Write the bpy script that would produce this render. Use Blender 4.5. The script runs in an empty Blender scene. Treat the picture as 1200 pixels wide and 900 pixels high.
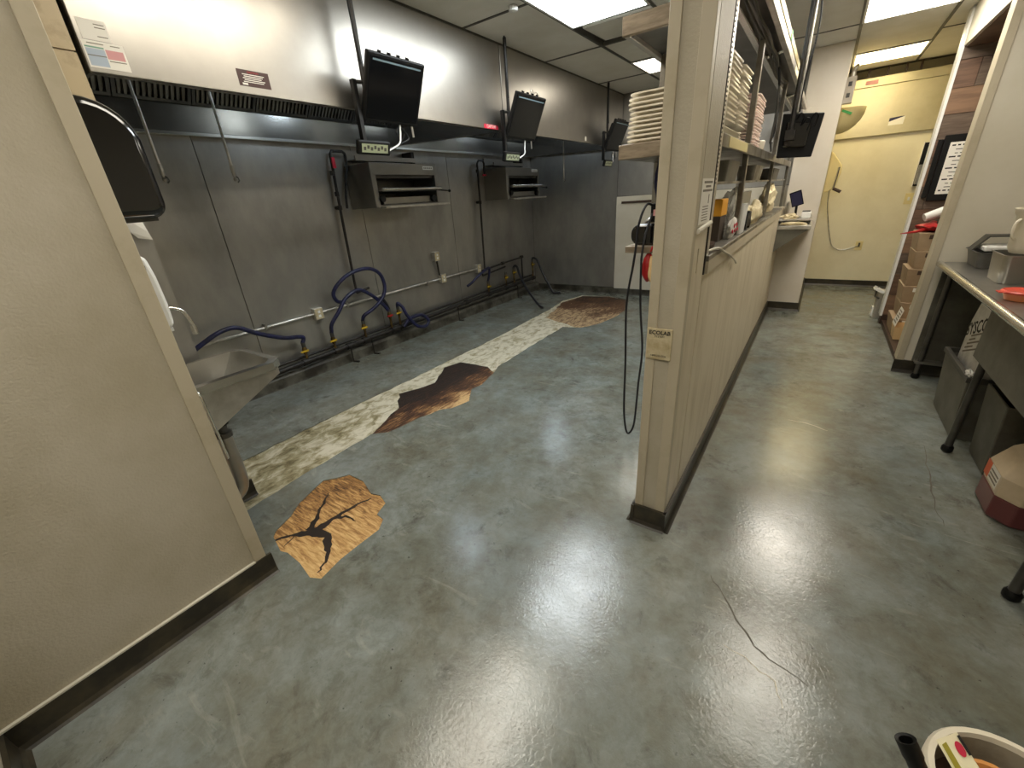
import bpy, bmesh, math, random
from mathutils import Vector, Matrix, geometry
R = math.radians
rnd = random.Random(7)
sc = bpy.context.scene
C = sc.collection

# ------------------------------------------------------------------ camera, world, exposure
cam_d = bpy.data.cameras.new('camera'); cam = bpy.data.objects.new('camera', cam_d); C.objects.link(cam)
cam_d.sensor_width = 36.0; cam_d.lens = 480.22 / 1200 * 36.0; cam_d.clip_start = 0.02
def cam_axes(yaw, pitch, roll):
    fw = Vector((math.sin(yaw)*math.cos(pitch), math.cos(yaw)*math.cos(pitch), -math.sin(pitch)))
    rt = Vector((math.cos(yaw), -math.sin(yaw), 0)); up = rt.cross(fw)
    return rt*math.cos(roll)+up*math.sin(roll), up*math.cos(roll)-rt*math.sin(roll), fw
rt, up, fw = cam_axes(R(-36.29725), R(24.03493), R(-4.18844))
cam.matrix_world = Matrix(((rt.x, up.x, -fw.x, 0), (rt.y, up.y, -fw.y, 0), (rt.z, up.z, -fw.z, 1.45), (0, 0, 0, 1)))
sc.camera = cam
w = bpy.data.worlds.new('world'); sc.world = w; w.use_nodes = True
w.node_tree.nodes['Background'].inputs[0].default_value = (0.8, 0.85, 0.9, 1)
w.node_tree.nodes['Background'].inputs[1].default_value = 0.0   # closed room: no daylight
sc.view_settings.view_transform = 'Standard'; sc.view_settings.look = 'None'
sc.view_settings.gamma = 1.0; sc.view_settings.use_curve_mapping = False
sc.view_settings.exposure = 0.0
L_COOL = (0.90, 0.97, 1.0); L_WARM = (1.0, 0.93, 0.80); L_PINK = (1.0, 0.93, 0.81); L_YEL = (1.0, 0.85, 0.50)
POWER = 19.0

# ------------------------------------------------------------------ materials
def srgb(r, g, b):
    f = lambda c: (c/255/12.92) if c/255 <= .04045 else ((c/255+.055)/1.055)**2.4
    return (f(r), f(g), f(b), 1)
MATS = {}
def pbr(name, col, rough=.5, metal=0.0, col2=None, vs=4.0, lo=.4, hi=.65, bump=0.0, bs=60.0, rvar=0.0, emit=0.0, trans=0.0, stretch=None, detail=6, spec=None, alpha=1.0, coat=0.0):
    m = bpy.data.materials.new(name); m.use_nodes = True
    nt = m.node_tree; N = nt.nodes; L = nt.links; b = N['Principled BSDF']
    b.inputs['Base Color'].default_value = col; b.inputs['Roughness'].default_value = rough; b.inputs['Metallic'].default_value = metal
    if spec is not None: b.inputs['Specular IOR Level'].default_value = spec
    if coat: b.inputs['Coat Weight'].default_value = coat; b.inputs['Coat Roughness'].default_value = .1
    g = N.new('ShaderNodeNewGeometry'); src = g.outputs['Position']
    if stretch:
        mp = N.new('ShaderNodeMapping'); mp.inputs['Scale'].default_value = stretch; L.new(src, mp.inputs[0]); src = mp.outputs[0]
    if col2 is not None:
        n = N.new('ShaderNodeTexNoise'); n.inputs['Scale'].default_value = vs; n.inputs['Detail'].default_value = detail; n.inputs['Roughness'].default_value = .62
        L.new(src, n.inputs['Vector'])
        cr = N.new('ShaderNodeValToRGB'); cr.color_ramp.elements[0].position = lo; cr.color_ramp.elements[1].position = hi
        cr.color_ramp.elements[0].color = col; cr.color_ramp.elements[1].color = col2
        L.new(n.outputs[0], cr.inputs[0]); L.new(cr.outputs[0], b.inputs['Base Color'])
        if rvar:
            mr = N.new('ShaderNodeMapRange'); mr.inputs[1].default_value = .3; mr.inputs[2].default_value = .7
            mr.inputs[3].default_value = max(.03, rough-rvar); mr.inputs[4].default_value = rough+rvar
            L.new(n.outputs[0], mr.inputs[0]); L.new(mr.outputs[0], b.inputs['Roughness'])
    if bump:
        n2 = N.new('ShaderNodeTexNoise'); n2.inputs['Scale'].default_value = bs; n2.inputs['Detail'].default_value = 3
        L.new(g.outputs['Position'], n2.inputs['Vector'])
        bp = N.new('ShaderNodeBump'); bp.inputs['Strength'].default_value = bump; bp.inputs['Distance'].default_value = .004
        L.new(n2.outputs[0], bp.inputs['Height']); L.new(bp.outputs[0], b.inputs['Normal'])
    if emit:
        b.inputs['Emission Color'].default_value = col; b.inputs['Emission Strength'].default_value = emit
    if trans: b.inputs['Transmission Weight'].default_value = trans
    if alpha < 1: b.inputs['Alpha'].default_value = alpha
    MATS[name] = m; return m
M = MATS
def emis(name, col, s):
    m = bpy.data.materials.new(name); m.use_nodes = True
    b = m.node_tree.nodes['Principled BSDF']; b.inputs['Base Color'].default_value = (*col, 1)
    b.inputs['Emission Color'].default_value = (*col, 1); b.inputs['Emission Strength'].default_value = s
    M[name] = m; return m
emis('light_cool', L_COOL, POWER); emis('light_warm', L_WARM, POWER*.62); emis('light_pink', L_PINK, POWER*.85); emis('light_yellow', L_YEL, POWER*.8)
emis('light_dim', L_PINK, POWER*.58); emis('light_rear', L_PINK, POWER*.85); emis('hood_lamp', (.70, .85, 1.0), 95.0)
pbr('frp', srgb(182, 174, 156), .5, col2=srgb(168, 159, 138), vs=2.5, bump=.5, bs=120)
pbr('trim_beige', srgb(182, 172, 150), .45, col2=srgb(160, 148, 122), vs=6, lo=.5, hi=.85)
pbr('frp_corridor', srgb(208, 197, 174), .42, col2=srgb(178, 164, 136), vs=3, lo=.45, hi=.8, bump=.06, bs=60, stretch=(3, 3, .6))
pbr('white_wall', srgb(206, 200, 184), .5, col2=srgb(196, 189, 170), vs=1.5, bump=.05, bs=60)
pbr('column_white', srgb(208, 200, 186), .55, col2=srgb(200, 190, 172), vs=1.5)
pbr('yellow_wall', srgb(230, 222, 194), .5, col2=srgb(216, 206, 174), vs=1.3)
pbr('yellow_panel', srgb(208, 198, 164), .34, .3, col2=srgb(186, 175, 140), vs=1.5)
pbr('ceiling_tile', srgb(232, 230, 222), .7, col2=srgb(220, 217, 206), vs=2)
pbr('ceiling_grid', srgb(88, 86, 80), .5, col2=srgb(60, 58, 52), vs=6)
pbr('ceiling_dark', srgb(120, 116, 106), .8)
pbr('steel_wall', (.46, .445, .41, 1), .38, .8, col2=(.27, .26, .24, 1), vs=1.9, lo=.32, hi=.7, rvar=.08, bump=.03, bs=9, stretch=(1, 1, .5))
pbr('steel_hood', (.40, .375, .335, 1), .34, .95, col2=(.30, .28, .25, 1), vs=1.1, lo=.4, hi=.72, rvar=.05, bump=.10, bs=6)
pbr('steel_plain', (.30, .29, .265, 1), .36, .9, col2=(.24, .23, .21, 1), vs=2.0)
pbr('steel_inner', (.38, .36, .325, 1), .2, .95, col2=(.29, .275, .245, 1), vs=2, rvar=.05)
pbr('steel', (.44, .43, .40, 1), .32, .95, col2=(.36, .35, .32, 1), vs=3, rvar=.02)
pbr('floor_groove', srgb(74, 68, 50), .5, col2=srgb(52, 46, 34), vs=20)
pbr('steel_bright', (.72, .71, .68, 1), .22, 1.0)
pbr('steel_dark', (.13, .125, .115, 1), .4, .8, col2=(.08, .077, .07, 1), vs=5)
pbr('steel_greasy', (.24, .225, .195, 1), .38, .8, col2=(.12, .105, .08, 1), vs=6, rvar=.1)
pbr('aluminium', (.62, .60, .56, 1), .35, .9, col2=(.45, .43, .39, 1), vs=9)
pbr('galvanised', (.66, .65, .60, 1), .35, .8, col2=(.45, .42, .36, 1), vs=12)
pbr('black_pipe', srgb(20, 18, 17), .5, .1, col2=srgb(48, 42, 34), vs=18)
pbr('black_plastic', srgb(9, 9, 9), .45, spec=.3)
pbr('black_gloss', srgb(10, 9, 9), .12, coat=.5)
pbr('screen_black', srgb(9, 11, 14), .12)
pbr('blue_hose', srgb(28, 32, 74), .35, col2=srgb(18, 20, 44), vs=20)
pbr('dark_hose', srgb(22, 22, 28), .45)
pbr('brass', srgb(118, 96, 54), .4, .7, col2=srgb(64, 52, 32), vs=20)
pbr('yellow_handle', srgb(205, 170, 40), .45)
pbr('red', srgb(168, 26, 28), .45)
pbr('red_label', srgb(200, 36, 60), .5)
pbr('white_plastic', srgb(226, 226, 222), .35)
pbr('cream_plastic', srgb(222, 206, 150), .4)
pbr('white_plate', srgb(232, 224, 206), .25, col2=srgb(222, 211, 190), vs=12)
pbr('pink_plate', srgb(232, 212, 200), .3)
pbr('milky_plastic', srgb(222, 214, 194), .4, spec=.4)
pbr('kraft', srgb(168, 145, 116), .7, col2=srgb(150, 127, 100), vs=4)
pbr('kraft_light', srgb(222, 190, 140), .7)
pbr('paper', srgb(228, 224, 214), .6)
pbr('paper_old', srgb(196, 184, 152), .6, col2=srgb(172, 156, 120), vs=25)
pbr('ink', srgb(28, 25, 22), .7)
pbr('ink_grey', srgb(120, 112, 98), .7)
pbr('ink_green', srgb(120, 160, 140), .7); pbr('ink_pink', srgb(206, 150, 150), .7); pbr('ink_blue', srgb(170, 182, 196), .7)
pbr('brown_sign', srgb(62, 32, 24), .5)
pbr('wood_shelf', srgb(142, 128, 108), .5, .2, col2=srgb(112, 98, 80), vs=9, stretch=(1, 6, 6))
pbr('grey_bin', srgb(106, 104, 94), .45, .2, col2=srgb(84, 80, 70), vs=5)
pbr('dark_grey', srgb(66, 64, 58), .5)
pbr('base_black', srgb(40, 36, 28), .4, col2=srgb(74, 66, 48), vs=8, lo=.45, hi=.75, bump=.15, bs=40)
pbr('curb_grey', srgb(92, 90, 80), .4, col2=srgb(40, 36, 28), vs=5, lo=.38, hi=.6, bump=.15, bs=30)
pbr('caulk', srgb(206, 200, 184), .5)
pbr('green_tape', srgb(60, 170, 80), .5)
pbr('orange_box', srgb(226, 160, 40), .5)
pbr('dark_box', srgb(58, 46, 36), .5)
pbr('clear_bag', srgb(206, 204, 196), .18, col2=srgb(150, 148, 140), vs=14, alpha=.62, bump=.6, bs=25)
pbr('cream_bag', srgb(222, 210, 176), .5, col2=srgb(186, 170, 132), vs=16, bump=.5, bs=30)
pbr('white_bag', srgb(224, 222, 216), .45, col2=srgb(190, 188, 180), vs=9, bump=.25, bs=20)
pbr('jug_plastic', srgb(206, 188, 160), .35, col2=srgb(190, 170, 140), vs=6)
pbr('jug_red', srgb(104, 56, 56), .3)
pbr('jug_orange', srgb(206, 96, 52), .5)
pbr('lid_red', srgb(206, 70, 50), .4)
pbr('tub_orange', srgb(214, 130, 84), .4)
pbr('packet_cream', srgb(238, 230, 196), .4)
pbr('packet_gold', srgb(160, 150, 50), .45)
pbr('packet_red', srgb(196, 40, 70), .45)
pbr('food_orange', srgb(214, 150, 84), .5)
pbr('lcd', srgb(150, 156, 128), .3)
pbr('screen_strip', srgb(104, 122, 128), .4, emit=.10)
pbr('bucket_grey', srgb(150, 142, 124), .4, col2=srgb(122, 112, 94), vs=12)
pbr('navy', srgb(36, 36, 70), .6)
pbr('teal', srgb(90, 130, 124), .4)
pbr('plank_a', srgb(108, 82, 64), .55, col2=srgb(82, 60, 46), vs=4, stretch=(1, 1, 9))
pbr('plank_b', srgb(132, 102, 78), .55, col2=srgb(110, 84, 64), vs=4, stretch=(1, 1, 9))
pbr('plank_c', srgb(104, 88, 74), .55, col2=srgb(80, 64, 52), vs=4, stretch=(1, 1, 9))
pbr('dark_brown', srgb(62, 44, 32), .55)

def floor_material():
    m = bpy.data.materials.new('epoxy_floor'); m.use_nodes = True; nt = m.node_tree; N = nt.nodes; L = nt.links
    b = N['Principled BSDF']; g = N.new('ShaderNodeNewGeometry'); pos = g.outputs['Position']
    def noise(s, d=5, r=.6, dist=0, vec=None):
        n = N.new('ShaderNodeTexNoise'); n.inputs['Scale'].default_value = s; n.inputs['Detail'].default_value = d
        n.inputs['Roughness'].default_value = r; n.inputs['Distortion'].default_value = dist; L.new(vec or pos, n.inputs['Vector']); return n.outputs[0]
    def ramp(x, p0, p1, c0=0, c1=1):
        r = N.new('ShaderNodeMapRange'); r.inputs[1].default_value = p0; r.inputs[2].default_value = p1
        r.inputs[3].default_value = c0; r.inputs[4].default_value = c1; L.new(x, r.inputs[0]); return r.outputs[0]
    def mix(fac, a, c):
        x = N.new('ShaderNodeMix'); x.data_type = 'RGBA'
        L.new(fac, x.inputs[0])
        for i, v in ((6, a), (7, c)):
            if isinstance(v, tuple): x.inputs[i].default_value = v
            else: L.new(v, x.inputs[i])
        return x.outputs[2]
    def mul(a, c):
        x = N.new('ShaderNodeMath'); x.operation = 'MULTIPLY'; L.new(a, x.inputs[0])
        if isinstance(c, (int, float)): x.inputs[1].default_value = c
        else: L.new(c, x.inputs[1])
        return x.outputs[0]
    base = mix(ramp(noise(1.4, 6, .62, .3), .35, .68), srgb(120, 128, 126), srgb(142, 148, 143))
    # walked-in brown grime in patches over the whole floor
    base = mix(ramp(noise(2.3, 8, .7, .25), .40, .64, 0, .6), base, srgb(104, 96, 74))
    # greasy smears, dark scuffs and specks
    base = mix(ramp(noise(3.6, 8, .72, .25), .42, .66, 0, .5), base, srgb(86, 84, 66))
    mot = ramp(noise(15, 7, .75, .6), .44, .66, 0, .5); base = mix(mul(mot, ramp(noise(1.1), .35, .6, .25, 1)), base, srgb(78, 78, 64))
    sc1 = ramp(noise(6, 9, .72, .4), .56, .70, 0, .6); base = mix(sc1, base, srgb(60, 60, 50))
    sp = ramp(noise(42, 4, .6), .66, .72, 0, .85); base = mix(mul(sp, ramp(noise(1.7), .40, .60)), base, srgb(28, 26, 21))
    # pale trowel marks
    mp = N.new('ShaderNodeMapping'); mp.inputs['Scale'].default_value = (2.5, 9, 1); mp.inputs['Rotation'].default_value = (0, 0, .8); L.new(pos, mp.inputs[0])
    tw = ramp(noise(1.3, 7, .65, 1.2, mp.outputs[0]), .60, .78, 0, .45); base = mix(tw, base, srgb(172, 172, 160))
    L.new(base, b.inputs['Base Color'])
    rg = ramp(noise(3.1, 7, .65), .3, .7, .11, .26); L.new(rg, b.inputs['Roughness'])
    b.inputs['Specular IOR Level'].default_value = .6
    bp = N.new('ShaderNodeBump'); bp.inputs['Strength'].default_value = .17; bp.inputs['Distance'].default_value = .004
    ad = N.new('ShaderNodeMath'); ad.operation = 'ADD'; L.new(mul(noise(80, 3, .55, .8), .8), ad.inputs[0]); L.new(mul(noise(9, 5, .6, 1.5), .45), ad.inputs[1])
    L.new(ad.outputs[0], bp.inputs['Height']); L.new(bp.outputs[0], b.inputs['Normal'])
    M['floor'] = m
floor_material()
def stain_material(name, cols, scale, stretch, rot, rough=.6, grad=None, bump=.5):
    """wood or mortar: streaky noise through several colours; grad=(axis point, direction, length) shifts it along a stain"""
    m = bpy.data.materials.new(name); m.use_nodes = True; nt = m.node_tree; N = nt.nodes; L = nt.links
    b = N['Principled BSDF']; b.inputs['Roughness'].default_value = rough
    g = N.new('ShaderNodeNewGeometry'); mp = N.new('ShaderNodeMapping'); mp.inputs['Scale'].default_value = stretch; mp.inputs['Rotation'].default_value = (0, 0, rot)
    L.new(g.outputs['Position'], mp.inputs[0])
    n = N.new('ShaderNodeTexNoise'); n.inputs['Scale'].default_value = scale; n.inputs['Detail'].default_value = 9; n.inputs['Roughness'].default_value = .68; n.inputs['Distortion'].default_value = .6
    L.new(mp.outputs[0], n.inputs['Vector'])
    fac = n.outputs[0]
    if grad:
        (px, py), (dx, dy), ln, amt = grad
        n3 = N.new('ShaderNodeTexNoise'); n3.inputs['Scale'].default_value = 3.5; n3.inputs['Detail'].default_value = 5; L.new(g.outputs['Position'], n3.inputs['Vector'])
        s = N.new('ShaderNodeVectorMath'); s.operation = 'SUBTRACT'; L.new(g.outputs['Position'], s.inputs[0]); s.inputs[1].default_value = (px, py, 0)
        d = N.new('ShaderNodeVectorMath'); d.operation = 'DOT_PRODUCT'; L.new(s.outputs[0], d.inputs[0]); d.inputs[1].default_value = (dx/ln, dy/ln, 0)
        a = N.new('ShaderNodeMath'); a.operation = 'MULTIPLY_ADD'; L.new(n3.outputs[0], a.inputs[0]); a.inputs[1].default_value = 1.6; L.new(d.outputs['Value'], a.inputs[2])
        c = N.new('ShaderNodeMapRange'); c.inputs[1].default_value = .3; c.inputs[2].default_value = 1.3; c.inputs[3].default_value = -amt; c.inputs[4].default_value = amt; L.new(a.outputs[0], c.inputs[0])
        a2 = N.new('ShaderNodeMath'); a2.operation = 'ADD'; L.new(n.outputs[0], a2.inputs[0]); L.new(c.outputs[0], a2.inputs[1]); fac = a2.outputs[0]
    cr = N.new('ShaderNodeValToRGB'); el = cr.color_ramp.elements
    while len(el) < len(cols): el.new(.5)
    for i, (p, c) in enumerate(cols): el[i].position = p; el[i].color = c
    L.new(fac, cr.inputs[0]); L.new(cr.outputs[0], b.inputs['Base Color'])
    bp = N.new('ShaderNodeBump'); bp.inputs['Strength'].default_value = bump; bp.inputs['Distance'].default_value = .006
    L.new(n.outputs[0], bp.inputs['Height']); L.new(bp.outputs[0], b.inputs['Normal'])
    M[name] = m
stain_material('mortar', [(.32, srgb(70, 62, 42)), (.43, srgb(124, 114, 82)), (.53, srgb(166, 157, 126)), (.66, srgb(212, 206, 186))], 8.0, (1.8, 1, 1), .25, grad=((-2.6, .6), (0, 1), 3.2, .12))
stain_material('plywood', [(.30, srgb(70, 46, 28)), (.43, srgb(150, 108, 60)), (.54, srgb(196, 154, 96)), (.70, srgb(222, 188, 132))], 11.0, (1.0, 7, 1), .75, grad=((-1.8, .8), (.8, -.5), .5, .09))
stain_material('wet_wood', [(.26, srgb(34, 24, 18)), (.44, srgb(72, 46, 30)), (.58, srgb(140, 102, 64)), (.72, srgb(206, 172, 122))], 10.0, (6, 1.0, 1), -.45, grad=((-2.26, 2.0), (1, .0), .36, .24))
stain_material('far_wood', [(.26, srgb(34, 26, 20)), (.44, srgb(84, 56, 36)), (.60, srgb(104, 74, 50)), (.76, srgb(190, 164, 126))], 9.0, (4, 1.2, 1), .3, grad=((-2.3, 5.5), (0, -1), 1.2, .2))
stain_material('crack', [(.3, srgb(24, 17, 12)), (.6, srgb(44, 31, 22)), (.8, srgb(66, 46, 32)), (.9, srgb(90, 64, 44))], 8, (1, 1, 1), 0)

# ------------------------------------------------------------------ mesh helpers
class MB:
    def __init__(s): s.v = []; s.f = []
    def add(s, vs, fs):
        o = len(s.v); s.v += [tuple(p) for p in vs]; s.f += [tuple(i+o for i in f) for f in fs]; return s
    def box(s, x0, x1, y0, y1, z0, z1):
        x0, x1 = sorted((x0, x1)); y0, y1 = sorted((y0, y1)); z0, z1 = sorted((z0, z1))
        return s.add([(x0,y0,z0),(x1,y0,z0),(x1,y1,z0),(x0,y1,z0),(x0,y0,z1),(x1,y0,z1),(x1,y1,z1),(x0,y1,z1)],
                     [(0,3,2,1),(4,5,6,7),(0,1,5,4),(1,2,6,5),(2,3,7,6),(3,0,4,7)])
    def obox(s, c, size, rot):
        m = MB().box(-size[0]/2, size[0]/2, -size[1]/2, size[1]/2, -size[2]/2, size[2]/2)
        return s.add([rot @ Vector(p) + Vector(c) for p in m.v], m.f)
    def tube(s, pts, r, seg=10, smooth=0, caps=True):
        P = [Vector(p) for p in pts]
        if smooth:
            Q = []
            E = [P[0]*2-P[1]] + P + [P[-1]*2-P[-2]]
            for i in range(1, len(E)-2):
                for k in range(smooth):
                    t = k/smooth; a, b, c, d = E[i-1:i+3]
                    Q.append(.5*((2*b)+(c-a)*t+(2*a-5*b+4*c-d)*t*t+(3*b-a-3*c+d)*t**3))
            P = Q + [P[-1]]
        rs = r if isinstance(r, (list, tuple)) else [r]*len(P)
        n = None; vs = []; fs = []
        for i, p in enumerate(P):
            t = (P[min(i+1, len(P)-1)]-P[max(i-1, 0)]).normalized()
            if n is None: n = t.orthogonal().normalized()
            n = (n - t*n.dot(t)); n = n.normalized() if n.length > 1e-6 else t.orthogonal().normalized()
            b = t.cross(n)
            vs += [p + (n*math.cos(2*math.pi*k/seg)+b*math.sin(2*math.pi*k/seg))*rs[i] for k in range(seg)]
        for i in range(len(P)-1):
            for k in range(seg):
                a = i*seg+k; b2 = i*seg+(k+1) % seg; fs.append((a, b2, b2+seg, a+seg))
        if caps: fs.append(tuple(range(seg-1, -1, -1))); fs.append(tuple((len(P)-1)*seg+k for k in range(seg)))
        return s.add(vs, fs)
    def lathe(s, c, prof, seg=24, sx=1, sy=1, close=True):
        vs = []; fs = []
        for r, z in prof:
            vs += [(c[0]+r*sx*math.cos(2*math.pi*k/seg), c[1]+r*sy*math.sin(2*math.pi*k/seg), c[2]+z) for k in range(seg)]
        for i in range(len(prof)-1):
            for k in range(seg):
                a = i*seg+k; b = i*seg+(k+1) % seg; fs.append((a, b, b+seg, a+seg))
        if close:
            fs.append(tuple(range(seg-1, -1, -1))); fs.append(tuple((len(prof)-1)*seg+k for k in range(seg)))
        return s.add(vs, fs)
    def prism(s, poly, axis, a0, a1, skip=()):
        def P(u, v, a): return {'x': (a, u, v), 'y': (u, a, v), 'z': (u, v, a)}[axis]
        n = len(poly); vs = [P(u, v, a0) for u, v in poly] + [P(u, v, a1) for u, v in poly]
        fs = [(i, (i+1) % n, n+(i+1) % n, n+i) for i in range(n) if i not in skip]
        if 'c0' not in skip: fs.append(tuple(range(n-1, -1, -1)))
        if 'c1' not in skip: fs.append(tuple(range(n, 2*n)))
        return s.add(vs, fs)
    def quad(s, *p): return s.add(p, [tuple(range(len(p)))])
    def rrect(s, x0, x1, y0, y1, z0, z1, r, axis='z', seg=4):
        """rounded rectangle prism; (x,y,z) name the two plane axes then the extrude axis"""
        poly = []
        for cx, cy, a in ((x1-r, y1-r, 0), (x0+r, y1-r, 90), (x0+r, y0+r, 180), (x1-r, y0+r, 270)):
            for k in range(seg+1):
                t = R(a+90*k/seg); poly.append((cx+r*math.cos(t), cy+r*math.sin(t)))
        return s.prism(poly, axis, z0, z1)
    def blob(s, c, size, seed=0, amp=.12, sub=3, flat=None, crumple=0):
        bm = bmesh.new(); bmesh.ops.create_icosphere(bm, subdivisions=sub, radius=1)
        rr = random.Random(seed); D = [(Vector((rr.uniform(-1,1), rr.uniform(-1,1), rr.uniform(-1,1))).normalized(), rr.uniform(1.5, 5), rr.uniform(0, 6)) for _ in range(9)]
        vs = []
        for v in bm.verts:
            k = 1 + amp*sum(math.sin(d.dot(v.co)*f*2+ph) for d, f, ph in D)/2.2
            if crumple: k += crumple*sum(abs(math.sin(d.dot(v.co)*f*4.3+ph*2)) - .6 for d, f, ph in D[:6])/3
            p = Vector((v.co.x*size[0]*k, v.co.y*size[1]*k, v.co.z*size[2]*k))
            if flat is not None: p.z = max(p.z, flat)
            vs.append(p+Vector(c))
        fs = [tuple(x.index for x in f.verts) for f in bm.faces]; bm.free()
        return s.add(vs, fs)
    def build(s, name, mat, parent=None, smooth=False, bevel=0.0, org=None):
        me = bpy.data.meshes.new(name)
        o = Vector(org)
        me.from_pydata([tuple(Vector(p)-o) for p in s.v], [], s.f); me.update()
        bm = bmesh.new(); bm.from_mesh(me); bmesh.ops.recalc_face_normals(bm, faces=bm.faces); bm.to_mesh(me); bm.free()
        me.materials.append(M[mat] if isinstance(mat, str) else mat)
        ob = bpy.data.objects.new(name, me); C.objects.link(ob); ORG[ob.name] = o
        if parent is not None: ob.parent = parent; ob.location = o - ORG[parent.name]
        else: ob.location = o
        if smooth:
            me.polygons.foreach_set('use_smooth', [True]*len(me.polygons))
            try: me.set_sharp_from_angle(angle=R(40))
            except Exception: pass
        if bevel:
            bv = ob.modifiers.new('bevel', 'BEVEL'); bv.width = bevel; bv.segments = 2; bv.limit_method = 'ANGLE'
        return ob
ORG = {}
_ob = MB.build
def build(self, name, mat, parent=None, smooth=False, bevel=0.0, org=None):
    """verts are given in world space; the object origin becomes org, else its parent's origin, else the base of its own bounds"""
    if org is None:
        if parent is not None: org = ORG[parent.name]
        else:
            xs, ys, zs = zip(*self.v); org = ((min(xs)+max(xs))/2, (min(ys)+max(ys))/2, min(zs))
    return _ob(self, name, mat, parent, smooth, bevel, org)
MB.build = build
def tag(o, label, cat, group=None, kind=None):
    o['label'] = label; o['category'] = cat
    if group: o['group'] = group
    if kind: o['kind'] = kind
    return o
def thing(name, loc, label, cat, group=None, kind=None):
    o = bpy.data.objects.new(name, None); C.objects.link(o); o.location = loc; o.empty_display_size = .05; ORG[o.name] = Vector(loc)
    return tag(o, label, cat, group, kind)
def struct(o, label, cat): return tag(o, label, cat, kind='structure')
def dup(root, delta, label=None, group=None):
    r = root.copy(); C.objects.link(r); r.location = root.location + Vector(delta); ORG[r.name] = ORG[root.name]+Vector(delta)
    if label: r['label'] = label
    if group: r['group'] = group
    for ch in list(root.children):
        c = ch.copy(); C.objects.link(c); c.parent = r
        for g in list(ch.children):
            d = g.copy(); C.objects.link(d); d.parent = c
    return r
def lettering(text, size, origin, xdir, ydir, mat, parent, name='lettering', bold=0.0):
    cu = bpy.data.curves.new('t', 'FONT'); cu.body = text; cu.size = size; cu.align_x = 'CENTER'; cu.align_y = 'CENTER'; cu.extrude = .0004; cu.offset = bold; cu.resolution_u = 2
    to = bpy.data.objects.new('t', cu); C.objects.link(to)
    bpy.context.view_layer.update()
    me = bpy.data.meshes.new_from_object(to.evaluated_get(bpy.context.evaluated_depsgraph_get()))
    bpy.data.objects.remove(to)
    X = Vector(xdir).normalized(); Y = Vector(ydir).normalized(); Zv = X.cross(Y)
    mb = MB(); mb.v = [tuple(Vector(origin)+X*v.co.x+Y*v.co.y+Zv*v.co.z) for v in me.vertices]; mb.f = [tuple(p.vertices) for p in me.polygons]
    bpy.data.meshes.remove(me)
    return mb.build(name, mat, parent)

# ================================================================== STRUCTURE
ZC = 2.63
def jag(loop, amp, n=4, seed=1):
    r = random.Random(seed); out = []
    for i, p in enumerate(loop):
        q = loop[(i+1) % len(loop)]
        ln = math.hypot(q[0]-p[0], q[1]-p[1]); k = max(1, min(n*4, int(ln/.07)))
        nx, ny = (-(q[1]-p[1])/ln, (q[0]-p[0])/ln)
        for a in range(k):
            t = a/k; o = r.uniform(-amp, amp) if a else r.uniform(-amp, amp)*.4
            out.append((p[0]+(q[0]-p[0])*t+nx*o, p[1]+(q[1]-p[1])*t+ny*o))
    return out
strip_hole = [(-2.84,.5),(-2.86,1.6),(-2.85,2.5),(-2.86,3.7),(-2.92,5.0),(-3.0,5.57),(-2.88,5.98),(-2.44,6.05),(-2.07,5.87),(-1.92,5.39),(-1.92,4.93),(-1.99,4.57),(-2.12,4.36),(-2.33,4.31),(-2.31,3.5),(-2.28,2.9),(-2.22,2.73),(-2.16,2.5),(-2.18,2.38),(-2.05,2.19),(-2.09,2.03),(-2.16,1.96),(-2.22,1.71),(-2.25,1.53),(-2.34,1.45),(-2.33,1.22),(-2.31,.83),(-2.28,.5)]
ply_hole = [(-1.95,.55),(-1.98,.58),(-2.02,.68),(-2.08,.76),(-2.15,.95),(-2.06,1.07),(-1.93,1.07),(-1.79,1.02),(-1.73,1.04),(-1.65,1.01),(-1.62,.93),(-1.56,.92),(-1.52,.86),(-1.52,.74),(-1.52,.64),(-1.50,.53),(-1.55,.51),(-1.67,.53),(-1.78,.53),(-1.82,.52)]
outer = [(-4.0,-2.4),(1.7,-2.4),(1.7,7.74),(-4.0,7.74)]
h1 = jag(strip_hole, .008, seed=3); h2 = jag(ply_hole, .006, seed=5)
loops = [[Vector((x, y, 0)) for x, y in l] for l in (outer, h1, h2)]
flat = [p for l in loops for p in l]
fm = MB(); fm.add(flat, [tuple(t) for t in geometry.tessellate_polygon(loops)])
for l in (h1, h2):
    n = len(l); fm.add([(x, y, 0) for x, y in l]+[(x, y, -.008) for x, y in l], [(i, (i+1) % n, n+(i+1) % n, n+i) for i in range(n)])
fl = struct(fm.build('floor', 'floor', org=(0,0,0)), 'grey epoxy kitchen floor, scuffed and glossy, with worn-through patches', 'floor')
bm_ = bmesh.new(); bm_.from_mesh(fl.data)
for f in bm_.faces:
    if abs(f.normal.z) > .9 and f.normal.z < 0: f.normal_flip()
bm_.to_mesh(fl.data); bm_.free()
def flatpoly(name, poly, z, mat, parent, label=None, th=.004):
    mb = MB(); n = len(poly); tr = geometry.tessellate_polygon([[Vector((x, y, 0)) for x, y in poly]])
    mb.add([(x, y, z) for x, y in poly], [tuple(t) for t in tr]); mb.add([(x, y, z-th) for x, y in poly], [tuple(t) for t in tr])
    mb.add([(x, y, z) for x, y in poly]+[(x, y, z-th) for x, y in poly], [(i, (i+1) % n, n+(i+1) % n, n+i) for i in range(n)])
    o = mb.build(name, mat, parent)
    if label: o['label'] = label
    return o
grow = lambda l, d: [(x+(x-sum(p[0] for p in l)/len(l))*d, y+(y-sum(p[1] for p in l)/len(l))*d) for x, y in l]
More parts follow.
